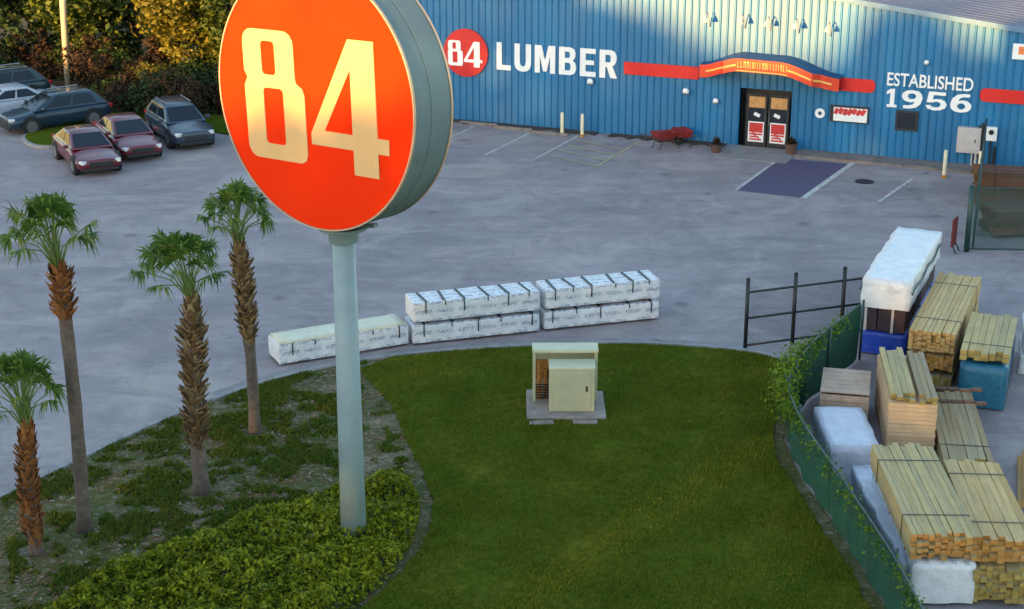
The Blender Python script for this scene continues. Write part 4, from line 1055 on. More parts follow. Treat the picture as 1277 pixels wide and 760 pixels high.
# ---------------------------------------------------------------- gate and fences
def gate():
    A, B = at(929, 437), at(1072, 418); d = (B - A); L = d.length; o = empty('swing_gate', A, math.atan2(d.y, d.x), 'open black chain link gate frame behind the lawn', 'gate')
    for x in (0, L * .405, L * .83):
        p = MB(); p.tube([(x, 0, 0), (x, 0, 2.05)], .055, 10); p.tube([(x, 0, 2.05), (x, 0, 2.1)], [.065, .03], 10); p.build('post', M['black'], o, smooth=True)
    for z in (.14, .93, 1.68):
        p = MB(); p.tube([(.055, -.002, z), (L, -.002, z + .01)], .034, 8); p.build('rail', M['black'], o, smooth=True)
    p = MB(); p.face([(.05, 0, .14), (L, 0, .14), (L, 0, 1.68), (.05, 0, 1.68)]); p.build('chain_link', M['chain_dark'], o, uv=lambda c: (c.x, c.z))
gate()
def screen_fence():
    pts = [Vector((*p, 0)) for p in gp([(1068, 450), (1030, 482), (1000, 508), (985, 524), (978, 540), (984, 562), (1001, 598), (1040, 655), (1085, 728), (1110, 768), (1150, 850), (1180, 930)])]
    pts = [Vector((*p, 0)) for p in smooth_poly([tuple(p.xy) for p in pts], 2, False)]
    o = empty('screen_fence', pts[0], 0, 'curved chain link fence covered in dark green windscreen fabric beside the lawn', 'fence')
    dist = [0]
    for a, b in zip(pts[:-1], pts[1:]): dist.append(dist[-1] + (b - a).length)
    def hgt(s): return 1.62 - .36 * min(1, max(0, (s - 3.2) / 3.0))
    fb = MB(); rail = []
    sub = []
    for i in range(len(pts) - 1):
        for k in range(4): sub.append((pts[i].lerp(pts[i + 1], k / 4), dist[i] + (dist[i + 1] - dist[i]) * k / 4))
    sub.append((pts[-1], dist[-1]))
    def bil(q, s, v):
        return Vector((q.x - pts[0].x + .035 * math.sin(s * 5.1 + v * 2) + .02 * mnoise.noise(Vector((s * 2, v * 3, 1))), q.y - pts[0].y + .03 * math.cos(s * 4.3 + v), 0.04 + v * (hgt(s) - .06 - (.05 * abs(math.sin(s * 1.3)) if v > .9 else 0))))
    for (qa, sa), (qb, sb_) in zip(sub[:-1], sub[1:]):
        for v in range(4): fb.face([bil(qa, sa, v / 4), bil(qb, sb_, v / 4), bil(qb, sb_, (v + 1) / 4), bil(qa, sa, (v + 1) / 4)])
    weld(fb.build('windscreen', M['screen'], o))
    rl = MB(); rl.tube([(q.x - pts[0].x, q.y - pts[0].y, hgt(s)) for q, s in sub], .028, 8); rl.build('top_rail', M['green_post'], o, smooth=True)
    s = 0
    while s < dist[-1]:
        q = min(sub, key=lambda t: abs(t[1] - s))[0]; x, y = q.x - pts[0].x + .09, q.y - pts[0].y + .05
        p = MB(); p.tube([(x, y, 0), (x, y, hgt(s) + .1)], .035, 10); p.build('post', M['green_post'], o, smooth=True); s += 2.4
    return sub, hgt
sub, hgt = screen_fence()
vr = empty('climbing_vine', sub[34][0], 0, 'bright green climbing vine spilling over the bend of the green fence', 'vine')
vb, vs = MB(), MB(); rg = random.Random(77); O = sub[34][0]
tot = sub[-1][1]
for i in range(24000):
    s = rg.uniform(.9, tot * .96); q = min(sub, key=lambda t: abs(t[1] - s))[0]
    bend = math.exp(-((s - 4.9) / 1.5) ** 2)
    den = .10 + 1.0 * bend + .16 * max(0, mnoise.noise(Vector((s * 1.2, 0, 5))))
    if s > 7.5: den *= .55
    if rg.random() > den: continue
    z = hgt(s) + rg.gauss(-.02, .09) + bend * rg.uniform(-.75, .40) - abs(rg.gauss(0, .16))
    off = rg.gauss(-.03 - .1 * bend, .09 + .08 * bend)
    c = Vector((q.x - O.x + off, q.y - O.y + rg.gauss(0, .08), max(.1, z)))
    a, e = rg.uniform(0, 6.28), rg.gauss(.3, .6); sz = rg.uniform(.022, .06)
    d = Vector((math.cos(a) * math.cos(e), math.sin(a) * math.cos(e), math.sin(e))); sd = d.cross(Vector((rg.gauss(0, .5), rg.gauss(0, .5), 1))).normalized() * sz * .6
    vb.face([c - d * sz, c + sd, c + d * sz, c - sd])
vb.build('leaves', M['vine'], vr)
for k in range(9):
    s = 3.2 + k * .4; q = min(sub, key=lambda t: abs(t[1] - s))[0]; b0 = Vector((q.x - O.x - .05, q.y - O.y, 0)); vs.tube([b0, b0 + Vector((.03, .1, .6)), b0 + Vector((-.02, -.1, hgt(s)))], .012, 5)
vs.build('stems', M['bark'], vr)

def link_fence(A, B, h, label, seed):
    d = B - A; L = d.length; o = empty('chain_link_fence', A, math.atan2(d.y, d.x), label, 'fence')
    n = max(2, int(L / 2.6)); 
    for k in range(n + 1):
        x = L * k / n; r = .09 if (k == 0 and seed == 1) else .04
        p = MB(); p.tube([(x, 0, 0), (x, 0, h + .1)], r, 10); p.build('post', M['green_post'], o, smooth=True)
    for z in (h, .1):
        p = MB(); p.tube([(.05, 0, z), (L, 0, z)], .03, 8); p.build('rail', M['green_post'], o, smooth=True)
    p = MB(); p.face([(.05, .045, .08), (L, .045, .08), (L, .045, h), (.05, .045, h)]); p.build('chain_link', M['chain_green'], o, uv=lambda c: (c.x, c.z))
FP = at(1205, 314)
link_fence(FP, FP + Vector((10.5, -.6, 0)), 2.15, 'dark green chain link fence running right from the thick post', 1)
link_fence(FP + Vector((.35, .5, 0)), wallp(22.6, 0, 1.1), 2.1, 'dark green chain link fence running back to the store wall', 2)

# ---------------------------------------------------------------- lumber yard goods
def frame4(z, fl, fr, br, bl):
    """centre, heading (front->back), length, width of a top rectangle seen in the photo"""
    a, b, c, d = at(*fl, z), at(*fr, z), at(*br, z), at(*bl, z)
    f, k = (a + b) / 2, (c + d) / 2; ax = k - f; L = ax.length; W = ((b - a).length + (c - d).length) / 2
    ang = math.atan2(ax.y, ax.x); s = abs((b - a).normalized().cross(ax.normalized()).z)
    return (f + k) / 2, ang, L, W * s
def stack_boards(c, ang, L, W, z0, Hh, nw, nh, mats, label, cat='lumber stack', name='lumber_stack', jit=.09, nband=2, seed=1, runner=True, group=None):
    o = empty(name, (c.x, c.y, z0), ang, label, cat, group)
    rg = random.Random(seed); m = MB(); rz = .09 if runner else .0
    bw, bh = W / nw, (Hh - rz) / nh
    for i in range(nw):
        for j in range(nh):
            l = L - rg.random() * jit * 2; dx = rg.uniform(-jit, jit) if j < nh else 0
            top = j == nh - 1
            m.box((dx, -W / 2 + (i + .5) * bw, rz + (j + .5) * bh + (rg.uniform(-.006, .012) if top else 0)), (l, bw - .008, bh - .006), rg.uniform(-.006, .006) if top else 0, 0, 1)
    m.build('boards', mats, o)
    if runner:
        for k in (-1, 0, 1):
            r_ = MB(); r_.box((k * L * .36, 0, rz / 2 - .002), (.09, W * .96, rz - .004)); r_.build('runner', M['runner'], o)
    for k in range(nband):
        x = L * (-.3 + .6 * k / max(1, nband - 1)); b = MB()
        b.box((x, 0, Hh + .014), (.03, W + .03, .006)); b.box((x, -W / 2 - .012, Hh / 2 + .03), (.03, .006, Hh - .06)); b.box((x, W / 2 + .012, Hh / 2 + .03), (.03, .006, Hh - .06)); b.build('band', M['strap'], o)
    return o
def wrapped_box(c, ang, L, W, z0, Hh, mat, label, seed, name='lumber_bundle', cat='lumber bundle', amp=.03, straps=0, grp=None):
    o = empty(name, (c.x, c.y, z0), ang, label, cat, grp)
    m = MB(); soft_box(m, L, W, Hh, .0, seed, amp, 16, 7, 5); weld(m.build('cover', mat, o))
    for k in range(straps):
        x = L * (-.33 + .66 * k / max(1, straps - 1)); b = MB(); b.box((x, 0, Hh + .03), (.05, W + .02, .008)); b.box((x, -W / 2 - .03, Hh * .5), (.05, .008, Hh)); b.box((x, W / 2 + .03, Hh * .5), (.05, .008, Hh)); b.build('strap', M['strap'], o)
    return o
# big near stack beside the fence
c, an, L, W = frame4(1.55, (1143, 672), (1216, 667), (1166, 550), (1080, 556))
L = 4.3; W = 1.28
wrapped_box(c + Vector((.05, 0, 0)), an, L - .1, W - .05, .06, .86, M['wrap'], 'crumpled white wrapped bundle under the green-topped stack at the bottom right', 31, amp=.05)
stack_boards(c, an, L, W, .95, .60, 11, 7, [M['treated'], M['pine_end']], 'large board stack with a greenish top and amber ends beside the fence', seed=32, runner=True)
# its right neighbour, two high
c, an, L, W = frame4(1.55, (1219, 668), (1285, 662), (1232, 565), (1167, 571)); W = 1.15; L = 3.75
c2 = c + Vector((.13, -.02, 0)); an -= R(2.2)
stack_boards(c2, an, L, W, .0, .80, 9, 8, [M['treated'], M['treated_end']], 'lower olive brown board stack at the bottom right corner', seed=33)
stack_boards(c2 + Vector((0, .05, 0)), an, L, W, .83, .58, 8, 6, [M['pine'], M['pine_end']], 'upper pale tan board stack at the bottom right corner', seed=34)
# pinkish sheet stack with loose green boards on top
c, an, L, W = frame4(1.42, (1111, 503), (1168, 500), (1150, 440), (1096, 443)); W = 1.1; L = 3.2
o = empty('sheet_stack', (c.x, c.y, 0), an, 'tall pinkish tan stack of sheet goods behind the green-topped boards', 'lumber stack')
m = MB()
for k in range(12): m.box((random.uniform(-.02, .02), random.uniform(-.015, .015), .12 + .105 * (k + .5)), (L, W, .098))
m.build('sheets', M['ply'], o); m = MB(); [m.box((x, 0, .058), (.1, W * .95, .114)) for x in (-1.1, 0, 1.1)]; m.build('runner', M['runner'], o)
for (off, wd, nw, lab, sd, mt) in ((.24, .56, 4, 'loose greenish boards on the left half of the pinkish sheet stack', 41, 'treated'), (-.33, .40, 3, 'loose grey weathered boards on the right half of the pinkish sheet stack', 42, 'grey_boards')):
    n = Vector((-math.sin(an), math.cos(an), 0)) * off
    stack_boards(c + n, an, L * .98, wd, 1.39, .17, nw, 2, [M[mt], M['treated_end']], lab, 'boards', 'board_pile', .18, 0, sd, False)
# crate against the fence
c, an, L, W = frame4(1.0, (1022, 490), (1085, 490), (1086, 461), (1027, 460))
o = empty('wooden_crate', (c.x, c.y, 0), an, 'square brown wooden crate inside the fence bend', 'crate')
m = MB()
for k in range(6): m.box((-L / 2 + (k + .5) * L / 6, 0, .985), (L / 6 - .012, W, .03))
for sx in (-1, 1):
    for k in range(5): m.box((sx * (L / 2 - .015), 0, .12 + k * .18), (.03, W, .165))
    for k in range(5): m.box((0, sx * (W / 2 - .015), .12 + k * .18), (L - .064, .03, .165))
m.build('slats', M['ply_top'], o)
for sx in (-1, 1):
    for sy in (-1, 1):
        b = MB(); b.box((sx * (L / 2 - .08), sy * (W / 2 - .08), .48), (.09, .09, .96)); b.build('corner_post', M['runner'], o)
# pale sheets along the fence
c, an, L, W = frame4(.95, (1042, 560), (1092, 556), (1077, 507), (1012, 508))
wrapped_box(c, an, L, 1.12, .0, .95, M['lav'], 'pale lavender tarp over goods between the fence and the sheet stack', 51, 'covered_pallet', 'covered goods', .03)
c = (at(1118, 690, .8) + at(1070, 575, .8)) / 2
c = Vector((7.78, 31.2, 0))
wrapped_box(c, R(91), 4.6, .42, .0, .72, M['lav'], 'long narrow crumpled pale wrap lying between the fence and the big board stack', 52, 'covered_pallet', 'covered goods', .08)
# rough strips right of the sheet stack
c, an, L, W = frame4(.62, (1176, 568), (1240, 572), (1205, 482), (1163, 486)); 
stack_boards(c, an, 4.4, 1.1, .0, .55, 8, 4, [M['grey_boards'], M['treated_end']], 'low rough grey brown board stack right of the sheet stack', seed=55, jit=.2)
n = Vector((math.cos(an), math.sin(an), 0))
for q, sd in ((-.3, 1), (.5, 2)):
    o = MB(); 
    for k in range(4): o.box((random.uniform(-.05, .05), -.42 + k * .27, .03), (.13, .25, .055), random.uniform(-.2, .2))
    b = o.build('timber_offcuts', M['rustgoods']); b.location = c + n * q + Vector((0, 0, .572)); b.rotation_euler = (0, 0, an)
    tag(b, ('nearer' if sd == 1 else 'farther') + ' row of dark brown timber offcuts on the low rough board stack', 'offcuts', 'timber offcuts on the rough stack')
# tan two-high stack farther back
c, an, L, W = frame4(1.62, (1132, 412), (1192, 418), (1225, 342), (1172, 341)); L = 5.2; W = 1.16
stack_boards(c, an, L, W, .0, .42, 8, 3, [M['grey_boards'], M['treated_end']], 'dark bottom layer of the tall tan stack beside the white tarp', seed=60)
stack_boards(c, an, L - .15, W, .46, .50, 10, 5, [M['ply_top'] and M['pine'], M['pine_end']], 'middle layer of the tall tan stack beside the white tarp', seed=61)
stack_boards(c, an, L, W, 1.0, .62, 10, 7, [M['pine'], M['honey']], 'top layer of the tall tan stack with bright amber ends', seed=62)
# teal wrapped crate with boards on top
c, an, L, W = frame4(1.42, (1197, 446), (1258, 449), (1271, 396), (1210, 392)); W = 1.15; L = 3.1
wrapped_box(c, an, L, W, .05, 1.12, M['tealwrap'], 'teal plastic wrapped bundle under yellowish boards at the right edge', 71, amp=.012, straps=3)
stack_boards(c, an, L * 1.02, W * 1.03, 1.22, .30, 7, 2, [M['treated'], M['treated_end']], 'yellowish treated boards lying on the teal wrapped bundle', 'boards', 'board_pile', .12, 1, 72, True)
# white wrapped cube at the right edge
c = at(1290, 470, .0) + Vector((.35, .9, 0))
wrapped_box(c, R(74), 1.7, 1.0, .0, .55, M['wrap'], 'white wrapped bundle at the right edge beside the teal one, lower', 75, 'wrapped_pallet', 'wrapped goods')
wrapped_box(c + Vector((.02, .05, 0)), R(75), 1.6, .95, .59, .55, M['tarp'], 'white wrapped bundle at the right edge beside the teal one, upper', 76, 'wrapped_pallet', 'wrapped goods')
# short round posts at the right edge
o = empty('post_pile', (11.9, 33.9, 0), R(74), 'pile of orange round fence posts at the right edge', 'post pile')
k = 0
for row in range(3):
    for i in range(5 - row):
        b = MB(); y = (i - (4 - row) / 2) * .2; z = .1 + row * .173; b.tube([(-1.3 + random.uniform(-.06, .06), y, z), (1.2, y, z)], .096, 12); b.build('post', M['honey'], o, smooth=False)
# white tarp stack: blue goods below, dark pallets in the middle, tarp on top
c, an, L, W = frame4(2.2, (1073, 350), (1135, 357), (1178, 285), (1118, 282)); L = 5.3; W = 1.3
wrapped_box(c, an, L - .25, W - .05, .05, .62, M['bluewrap'], 'bright blue wrapped bundle at the bottom of the tarp covered stack', 81, amp=.02)
o = empty('shingle_pallet', (c.x, c.y, .70), an, 'dark maroon goods with pale straps in the middle of the tarp stack', 'pallet goods')
m = MB()
for k in range(4):
    for q in range(3): m.box((-L * .37 + k * L * .245, (q - 1) * .38, .36), (L * .235, .36, .66))
m.build('packs', M['maroon'], o, bevel=.02)
for y in (-.22, .5):
    b = MB(); b.box((-L * .37 - L * .1175 - .012, y, .36), (.012, .07, .70)); b.build('pale_strap', M['box_grey'], o)
b = MB(); [b.box((x, 0, .012), (.1, W * .9, .03)) for x in (-1.9, 0, 1.9)]; b.build('runner', M['runner'], o)
o = wrapped_box(c, an, L, W, 1.40, .80, M['tarp'], 'long white tarp covered bundle on top of its tall stack', 83, 'tarp_bundle', 'covered goods', .05)
b = MB()
for sx in (-1, 1):
    for k in range(12):
        x0 = -L * .48 + k * L * .08; b.tube([(x0, sx * (W / 2 + .05), .46 + .06 * math.sin(k * 1.3)), (x0 + L * .08, sx * (W / 2 + .05), .46 + .06 * math.sin((k + 1) * 1.3))], .03, 5)
b.build('rope', M['green_post'], o)
# red panel and dark goods by the right fence
P = at(1188, 314)
o = empty('red_barricade', P, R(60), 'dark red upright panel stand beside the thick green fence post', 'barricade')
b = MB(); b.box((0, 0, .68), (.5, .06, .95)); b.build('panel', M['redpanel'], o, bevel=.01)
for sx in (-1, 1): b = MB(); b.tube([(sx * .2, -.16, 0), (sx * .2, 0, .3), (sx * .2, .0, 1.1)], .025, 6); b.build('leg', M['black'], o)
stack_boards(Vector((18.2, 54.2, 0)), R(8), 4.2, 1.3, 0, .9, 8, 6, [M['rustgoods'], M['rustgoods']], 'rusty brown timber stack behind the right chain link fence', seed=91)
stack_boards(Vector((18.4, 57.4, 0)), R(-14), 3.6, 1.2, 0, 1.3, 7, 7, [M['rustgoods'], M['treated_end']], 'taller dark brown timber stack farther behind the right fence', seed=92)

# ---------------------------------------------------------------- cars
def car(P, rz, paint_m, label, kind='sedan'):
    o = empty('parked_car', P, rz, label, 'car', 'cars parked at the left of the lot')
    if kind == 'sedan': L, Wd, Hh, belt, hood, deck = 4.55, 1.80, 1.40, .92, .80, .94; cab = (-1.85, 1.15, -.95, .10)
    else: L, Wd, Hh, belt, hood, deck = 4.6, 1.84, 1.56, .99, .91, 1.0; cab = (-2.16, 1.18, -1.55, .20)
    w = Wd / 2
    xs = [-L / 2, -L / 2 + .06, -L / 2 + .3, -1.75, -1.35, -.6, .2, .95, 1.35, 1.75, L / 2 - .3, L / 2 - .1, L / 2]
    b = MB(); rows = []
    for x in xs:
        u = x / (L / 2); end = max(0, abs(u) - .8) / .2
        hw = w * (1 - .16 * end ** 2)
        top = hood - .17 * max(0, (x - 1.0) / (L / 2 - 1.0)) ** 1.6 if x > .95 else (deck if x < -1.3 else belt)
        if x <= -L / 2 + .06: top -= .06
        zl = .2 + .10 * end
        rows.append([(x, -hw * .86, zl), (x, -hw * .97, zl + .12), (x, -hw, zl + .30), (x, -hw * .985, top * .80), (x, -hw * .90, top - .02), (x, -hw * .4, top + .035), (x, hw * .4, top + .035), (x, hw * .90, top - .02), (x, hw * .985, top * .80), (x, hw, zl + .30), (x, hw * .97, zl + .12), (x, hw * .86, zl)])
    k = len(rows[0]); vs = [p for r_ in rows for p in r_]; fs = []
    for i in range(len(rows) - 1):
        for j in range(k): fs.append((i * k + j, i * k + (j + 1) % k, (i + 1) * k + (j + 1) % k, (i + 1) * k + j))
    fs += [tuple(range(k)), tuple(range((len(rows) - 1) * k, len(rows) * k))[::-1]]
    b.raw(vs, fs); bo = b.build('body', paint_m, o, smooth=True)
    ss = bo.modifiers.new('round', 'SUBSURF'); ss.levels = 2; ss.render_levels = 2
    for e_ in bo.data.edges: pass
    # cabin
    xr0, xf0, xr1, xf1 = cab; wb, wt = w * .90, w * .68; zb, zt = belt - .03, Hh - .06
    c = MB(); V = [(xr0, -wb, zb), (xf0, -wb, zb), (xf0, wb, zb), (xr0, wb, zb), (xr1, -wt, zt), (xf1, -wt, zt), (xf1, wt, zt), (xr1, wt, zt)]
    xm = (xr1 + xf1) / 2
    V += [(xr1 + .12, -wt * .7, Hh), (xf1 - .12, -wt * .7, Hh - .01), (xf1 - .12, wt * .7, Hh - .01), (xr1 + .12, wt * .7, Hh)]
    c.raw(V, [(0, 1, 5, 4), (2, 3, 7, 6), (1, 2, 6, 5), (3, 0, 4, 7), (4, 5, 9, 8), (5, 6, 10, 9), (6, 7, 11, 10), (7, 4, 8, 11), (8, 9, 10, 11)])
    cb = c.build('cabin', paint_m, o, bevel=.07, seg=4)
    cb.data.polygons.foreach_set('use_smooth', [True] * len(cb.data.polygons)); es = cb.modifiers.new('split', 'EDGE_SPLIT'); es.split_angle = R(30)
    def q4(a, b_, c_, d_, m0, m1, n0, n1, off, name):
        a, b_, c_, d_ = map(Vector, (a, b_, c_, d_))
        f = lambda u, v: (a.lerp(b_, u)).lerp(d_.lerp(c_, u), v)
        nrm = (b_ - a).cross(d_ - a).normalized() * off
        g_ = MB(); pts = [f(m0, n0), f(m1, n0), f(m1, n1), f(m0, n1)]
        g_.raw([p + nrm for p in pts] + [p - nrm * .5 for p in pts], [(0, 1, 2, 3), (0, 1, 5, 4), (1, 2, 6, 5), (2, 3, 7, 6), (3, 0, 4, 7)]); g_.build(name, M['car_glass'], o)
    q4(V[1], V[2], V[6], V[5], .06, .94, .12, .9, .012, 'windshield')
    q4(V[3], V[0], V[4], V[7], .07, .93, .2, .88, .012, 'rear_window')
    for (a0, a1, a2, a3) in ((0, 1, 5, 4), (2, 3, 7, 6)):
        fr = (.14, .50, .54, .90) if a0 == 0 else (.10, .46, .50, .86)
        q4(V[a0], V[a1], V[a2], V[a3], fr[0], fr[1], .16, .88, .012, 'side_window'); q4(V[a0], V[a1], V[a2], V[a3], fr[2], fr[3], .16, .88, .012, 'side_window')
    rw = .33 if kind == 'sedan' else .37
    for x in (-1.38, 1.40):
        for sy in (-1, 1):
            y = sy * (w - .10)
            t = MB(); disc(t, rw + .06, -.10, .10, 28); ar = t.build('wheel_arch', M['black'], o); ar.location = (x, sy * (w - .088), rw + .02)
            t = MB(); disc(t, rw, -.115, .115, 28); wh = t.build('wheel', M['rubber'], o, bevel=.02); wh.location = (x, y + sy * .015, rw)
            t = MB(); disc(t, rw * .66, sy * .116 - .006, sy * .116 + .006, 20)
            t.build('rim', M['rim'], wh)
    for sy in (-1, 1):
        h = MB(); h.box((L / 2 - .17, sy * w * .66, hood - .22), (.26, .40, .13), Matrix.Rotation(-sy * .35, 3, 'Z')); h.build('headlight', M['lamp_clear'], o, bevel=.03)
        h = MB(); h.box((-L / 2 + .05, sy * w * .66, deck - .18), (.14, .42, .16), Matrix.Rotation(sy * .25, 3, 'Z')); h.build('tail_light', M['lamp_red'], o, bevel=.03)
        h = MB(); h.box((xf0 - .35, sy * (w + .07), belt + .06), (.16, .2, .13)); h.build('mirror', paint_m, o, bevel=.03)
    h = MB(); h.box((-L / 2 - .015, 0, .62), (.03, .34, .13)); h.build('license_plate', M['white'], o)
    h = MB(); h.box((L / 2 - .03, 0, .50), (.09, w * 1.0, .2)); h.build('grille', M['black'], o, bevel=.02)
    h = MB(); h.box((L / 2 - .05, 0, .30), (.1, w * 1.5, .12)); h.build('bumper', M['black'], o, bevel=.02)
    if kind == 'suv':
        for sy in (-1, 1): h = MB(); h.tube([(xr1 + .2, sy * wt * .85, Hh + .03), (xf1 - .15, sy * wt * .85, Hh + .02)], .022, 6); h.build('roof_rail', M['chrome'], o)
    return o
def car_at(fl_px, fr_px, hd, paint_m, label, kind, L=4.6):
    """front corners on the ground; hd = heading angle"""
    f = (at(*fl_px) + at(*fr_px)) / 2; d = Vector((math.cos(hd), math.sin(hd), 0)); P = f - d * L / 2
    return car((P.x, P.y, 0), hd, paint_m, label, kind)
hd = math.atan2(stripe_dir.y, stripe_dir.x); 
red1, red2, navy, blu, silv, teal = paint('ruby_red_paint', (.10, .003, .010)), paint('wine_red_paint', (.13, .007, .018)), paint('slate_blue_paint', (.018, .034, .06)), paint('deep_blue_paint', (.006, .024, .045)), paint('silver_paint', (.38, .42, .48)), paint('dark_teal_paint', (.008, .028, .04))
HD = R(-62)
car_at((101, 225), (155, 217), HD, red1, 'ruby red sedan at the near end of the row of three', 'sedan')
car_at((156, 206), (204, 200), HD, red2, 'wine red sedan between the ruby sedan and the slate blue car', 'sedan')
car_at((219, 192), (272, 184), HD, navy, 'slate blue hatchback nearest the big round sign', 'suv')
A, B = at(24, 170), at(124, 152); h2 = math.atan2(A.y - B.y, A.x - B.x); cc = (A + B) / 2; nn_ = Vector((-math.sin(h2), math.cos(h2), 0))
def side_car(A, B, paint_m, label, kind, L=4.7):
    d = (A - B).normalized(); h_ = math.atan2(d.y, d.x); n = Vector((-d.y, d.x, 0))
    if n.y < 0: n = -n
    P = A - d * L / 2 + n * .94
    car((P.x, P.y, 0), h_, paint_m, label, kind)
side_car(at(14, 173), at(125, 157), blu, 'deep blue estate car parked on the far side of the grass island', 'suv')
side_car(at(-50, 160), at(60, 145), silv, 'pale silver car behind the deep blue estate, cut by the left edge', 'sedan')
side_car(at(-58, 140), at(48, 127), teal, 'dark teal car farthest back at the left edge', 'suv')

# ---------------------------------------------------------------- trees, pole
def leaf_cloud(blobs, n, size, seed, origin):
    rg = random.Random(seed); m = MB(); tw = [b[3] * b[4] * b[5] for b in blobs]; T = sum(tw)
    for b, wgt in zip(blobs, tw):
        k = int(n * wgt / T); ncl = max(6, k // 26)
        for _ in range(ncl):
            while True:
                v = Vector((rg.uniform(-1, 1), rg.uniform(-1, 1), rg.uniform(-1, 1)))
                if v.length < 1: break
            v = v.normalized() * (v.length ** .45) * rg.uniform(.85, 1.12)
            cc = Vector((b[0] + v.x * b[3], b[1] + v.y * b[4], b[2] + v.z * b[5]))
            cs = size * rg.uniform(1.6, 3.4)
            for _ in range(26):
                c = cc + Vector((rg.gauss(0, .5), rg.gauss(0, .5), rg.gauss(0, .35))) * cs
                if c.z < .05: continue
                d = Vector((rg.gauss(0, 1), rg.gauss(0, 1), rg.gauss(-.2, .6))).normalized(); sd = d.cross(Vector((rg.gauss(0, 1), rg.gauss(0, 1), rg.gauss(0, 1)))).normalized()
                s = size * rg.uniform(.6, 1.3); m.face([c - d * s, c + sd * s * .5, c + d * s, c - sd * s * .5])
    return m
def tree(P, h, r, mat, label, seed, kind='broadleaf_tree', cat='tree', n=5000, leaf=.16, low=.25, bark='bark'):
    rg = random.Random(seed); o = empty(kind, P, 0, label, cat, 'trees and bushes behind the cars')
    blobs = []
    for k in range(7):
        a = rg.uniform(0, 6.28); q = rg.uniform(.2, .62) * r; z = h * rg.uniform(low + .12, .86)
        s = r * rg.uniform(.42, .66); blobs.append((math.cos(a) * q, math.sin(a) * q, z, s, s, s * .85))
    blobs.append((0, 0, h * .62, r * .7, r * .7, h * .3))
    t = MB(); t.tube([(0, 0, -.1), (.05, .03, h * .35), (.1, -.05, h * .7)], [.06 * r + .04, .045 * r + .03, .02 * r], 8)
    for b in blobs[:6]: t.tube([(.05, 0, h * rg.uniform(.1, .4)), (b[0] * .6, b[1] * .6, b[2] * .8), (b[0], b[1], b[2])], [.03 * r, .02 * r, .008 * r], 6)
    t.build('trunk', M[bark], o, smooth=True)
    leaf_cloud(blobs, n, leaf, seed, P).build('crown', mat, o)
    return o
def bg(x, y, Y): p = at(x, y); return Vector((p.x, p.y, -.05))
tl = [
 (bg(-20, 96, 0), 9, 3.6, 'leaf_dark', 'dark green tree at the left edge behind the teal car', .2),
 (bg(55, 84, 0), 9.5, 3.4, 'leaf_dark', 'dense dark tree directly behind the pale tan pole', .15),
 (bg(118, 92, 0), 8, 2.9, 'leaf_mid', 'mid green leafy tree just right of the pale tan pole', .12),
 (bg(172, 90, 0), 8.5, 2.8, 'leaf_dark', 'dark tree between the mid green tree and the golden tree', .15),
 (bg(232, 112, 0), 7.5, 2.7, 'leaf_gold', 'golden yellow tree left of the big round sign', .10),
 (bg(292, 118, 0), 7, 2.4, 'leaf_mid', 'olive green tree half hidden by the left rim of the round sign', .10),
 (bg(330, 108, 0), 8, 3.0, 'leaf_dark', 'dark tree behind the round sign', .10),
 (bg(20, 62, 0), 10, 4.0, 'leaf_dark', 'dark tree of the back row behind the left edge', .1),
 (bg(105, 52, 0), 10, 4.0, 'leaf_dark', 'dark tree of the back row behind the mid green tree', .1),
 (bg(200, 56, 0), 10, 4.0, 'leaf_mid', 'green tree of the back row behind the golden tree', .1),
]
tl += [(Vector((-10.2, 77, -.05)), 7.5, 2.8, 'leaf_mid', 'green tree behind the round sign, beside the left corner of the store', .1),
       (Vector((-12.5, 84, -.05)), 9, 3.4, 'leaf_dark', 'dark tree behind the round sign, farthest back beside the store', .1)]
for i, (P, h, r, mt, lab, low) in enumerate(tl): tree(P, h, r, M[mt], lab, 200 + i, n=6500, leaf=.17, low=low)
bl = [
 (bg(168, 118, 0), 1.9, 1.2, 'leaf_brown', 'rust brown bush below the golden tree, left'),
 (bg(206, 126, 0), 2.0, 1.3, 'leaf_gold', 'small golden bush in front of the golden tree'),
 (bg(196, 106, 0), 2.4, 1.3, 'leaf_brown', 'rust orange bush under the left side of the golden tree'),
 (bg(110, 108, 0), 1.4, 1.2, 'leaf_brown', 'low brown bush right of the pole foot'),
 (bg(60, 98, 0), 1.5, 1.3, 'leaf_brown', 'low brown bush left of the pole foot'),
 (bg(258, 140, 0), 1.6, 1.2, 'leaf_dark', 'dark low bush behind the slate blue car'),
 (bg(140, 130, 0), .9, 1.0, 'leaf_mid', 'small green bush at the edge of the lot behind the red cars'),
]
rg = random.Random(61)
spots = [(12, 92), (34, 88), (84, 98), (100, 92), (128, 104), (146, 112), (150, 96), (180, 104), (222, 98), (240, 128), (272, 126), (284, 140), (300, 128), (160, 136), (186, 144), (226, 150), (120, 118), (60, 78), (140, 80), (215, 82), (265, 104)]
for k, (x, y) in enumerate(spots):
    bl.append((bg(x, y, 0), rg.uniform(1.2, 2.4), rg.uniform(1.1, 1.7), rg.choice(('leaf_brown', 'leaf_dark', 'leaf_dark', 'leaf_mid')), 'UNDER'))
for i, (P, h, r, mt, lab) in enumerate(bl):
    if lab == 'UNDER':
        o = tree(P, h, r, M[mt], {'leaf_brown': 'low rust brown brush under the trees behind the cars', 'leaf_dark': 'low dark green brush under the trees behind the cars', 'leaf_mid': 'low mid green brush under the trees behind the cars'}[mt], 300 + i, 'bush', 'bush', 1700, .10, .05)
        o['group'] = {'leaf_brown': 'rust brown underbrush', 'leaf_dark': 'dark green underbrush', 'leaf_mid': 'mid green underbrush'}[mt]; continue
    if True: tree(P, h, r, M[mt], lab, 300 + i, 'bush', 'bush', 1900, .10, .05)
P = at(85, 117)
T = atY(78, 0, P.y)
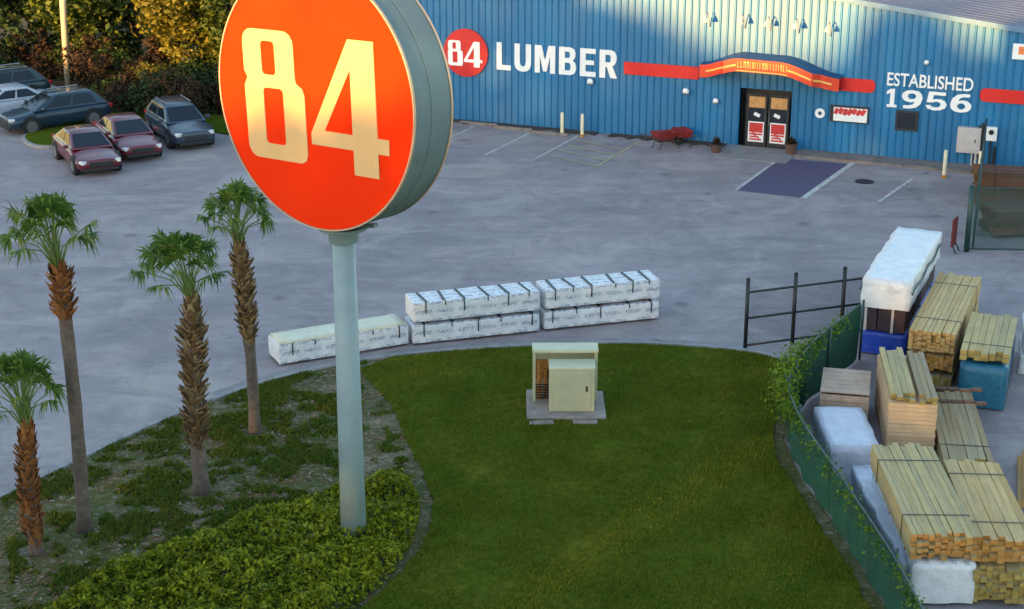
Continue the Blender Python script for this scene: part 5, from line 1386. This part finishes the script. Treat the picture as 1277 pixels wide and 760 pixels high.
lp = empty('light_pole', P, 0, 'tall pale tan pole behind the deep blue estate car', 'pole')
b = MB(); dxz = (T.x - P.x) / T.z; b.tube([(0, 0, 0), (dxz * 4, 0, 4), (dxz * 9, 0, 9)], [.13, .15, .13], 14); b.build('shaft', M['tanpole'], lp, smooth=True)
b = MB(); b.tube([(0, 0, -.05), (0, 0, .25)], .24, 16); b.build('footing', M['concrete'], lp)
b = MB(); b.tube([(dxz * 8.8, 0, 8.8), (dxz * 8.8 + .6, -.3, 9.1), (dxz * 8.8 + 1.3, -.6, 9.15)], .04, 8); b.box((dxz * 8.8 + 1.6, -.75, 9.13), (.7, .3, .14), R(-27)); b.build('lamp_arm', M['box_grey'], lp)

# ---------------------------------------------------------------- woodland behind the camera (throws the evening shade)
EL = R(6.0); AZ = R(38)
SD = Vector((math.sin(AZ), math.cos(AZ), 0)); SN = Vector((-SD.y, SD.x, 0))
def wood_h(wv):  # treetop heights of the unseen wood, shaped to place the shade edges
    pts = [(-40, 17), (-5, 17), (15, 17), (18, 16.7), (19.7, 16.0), (22.3, 15.5), (24.9, 15.1), (25.6, 15.3), (26.4, 16.6), (28.7, 16.6), (29.5, 14.6), (30.3, 13.9), (34, 13.7), (35.4, 14.2), (36.6, 15.0), (38, 15.3), (40, 15.9), (42, 16.9), (43, 17.6), (55, 17.6), (57, 10.8), (60, 10.2), (72, 10.2), (80, 13)]
    for (a, ha), (b, hb) in zip(pts[:-1], pts[1:]):
        if a <= wv <= b: return ha + (hb - ha) * (wv - a) / (b - a)
    return 15
wd = MB(); rg = random.Random(500)
for i in range(46000):
    wv = rg.uniform(-40, 80); u = -40 + rg.uniform(-3.5, 3.5); hmax = wood_h(wv) + .5 * mnoise.noise(Vector((wv * .9, u, 0)))
    z = hmax * rg.random() ** .7
    c = SD * u + SN * wv + Vector((0, 0, z)); d = Vector((rg.gauss(0, 1), rg.gauss(0, 1), rg.gauss(0, 1))).normalized(); sd = d.cross(Vector((rg.gauss(0, 1), rg.gauss(0, 1), rg.gauss(0, 1)))).normalized(); s = rg.uniform(.3, .6)
    wd.face([c - d * s, c + sd * s * .7, c + d * s, c - sd * s * .7])
tag(wd.build('woodland', M['leaf_dark']), 'dense dark woodland edge out of view, shaped to shade the lot', 'woodland', kind='stuff')

# ---------------------------------------------------------------- light, sky, camera
world = bpy.data.worlds.new('World'); scn.world = world; world.use_nodes = True
nt = world.node_tree; bgd = nt.nodes['Background']
sky = nt.nodes.new('ShaderNodeTexSky'); sky.sky_type = 'NISHITA'; sky.sun_disc = False
sky.sun_elevation = EL; sky.sun_rotation = math.atan2(-SD.x, -SD.y) % (2 * math.pi); sky.air_density = 1.0; sky.dust_density = .6; sky.ozone_density = 1.2
nt.links.new(sky.outputs[0], bgd.inputs['Color']); bgd.inputs['Strength'].default_value = .15
sl = bpy.data.lights.new('sun', 'SUN'); sl.energy = 3.0; sl.angle = R(1.0); sl.color = (.95, .52, .15)
so_ = bpy.data.objects.new('sun', sl); COL.objects.link(so_)
so_.rotation_euler = Vector((SD.x * math.cos(EL), SD.y * math.cos(EL), -math.sin(EL))).to_track_quat('-Z', 'Y').to_euler()
so_.location = (-30, -40, 40)
cam = bpy.data.cameras.new('camera'); co = bpy.data.objects.new('camera', cam); COL.objects.link(co)
co.location = (0, 0, H); co.rotation_euler = (R(90) - PT, 0, 0)
cam.sensor_fit = 'HORIZONTAL'; cam.sensor_width = 36; cam.lens = 36 * F / 1277; cam.clip_end = 3000; cam.clip_start = .1
scn.camera = co
scn.view_settings.view_transform = 'Standard'; scn.view_settings.look = 'None'; scn.view_settings.gamma = 1
scn.view_settings.use_curve_mapping = False; scn.view_settings.exposure = 2.45
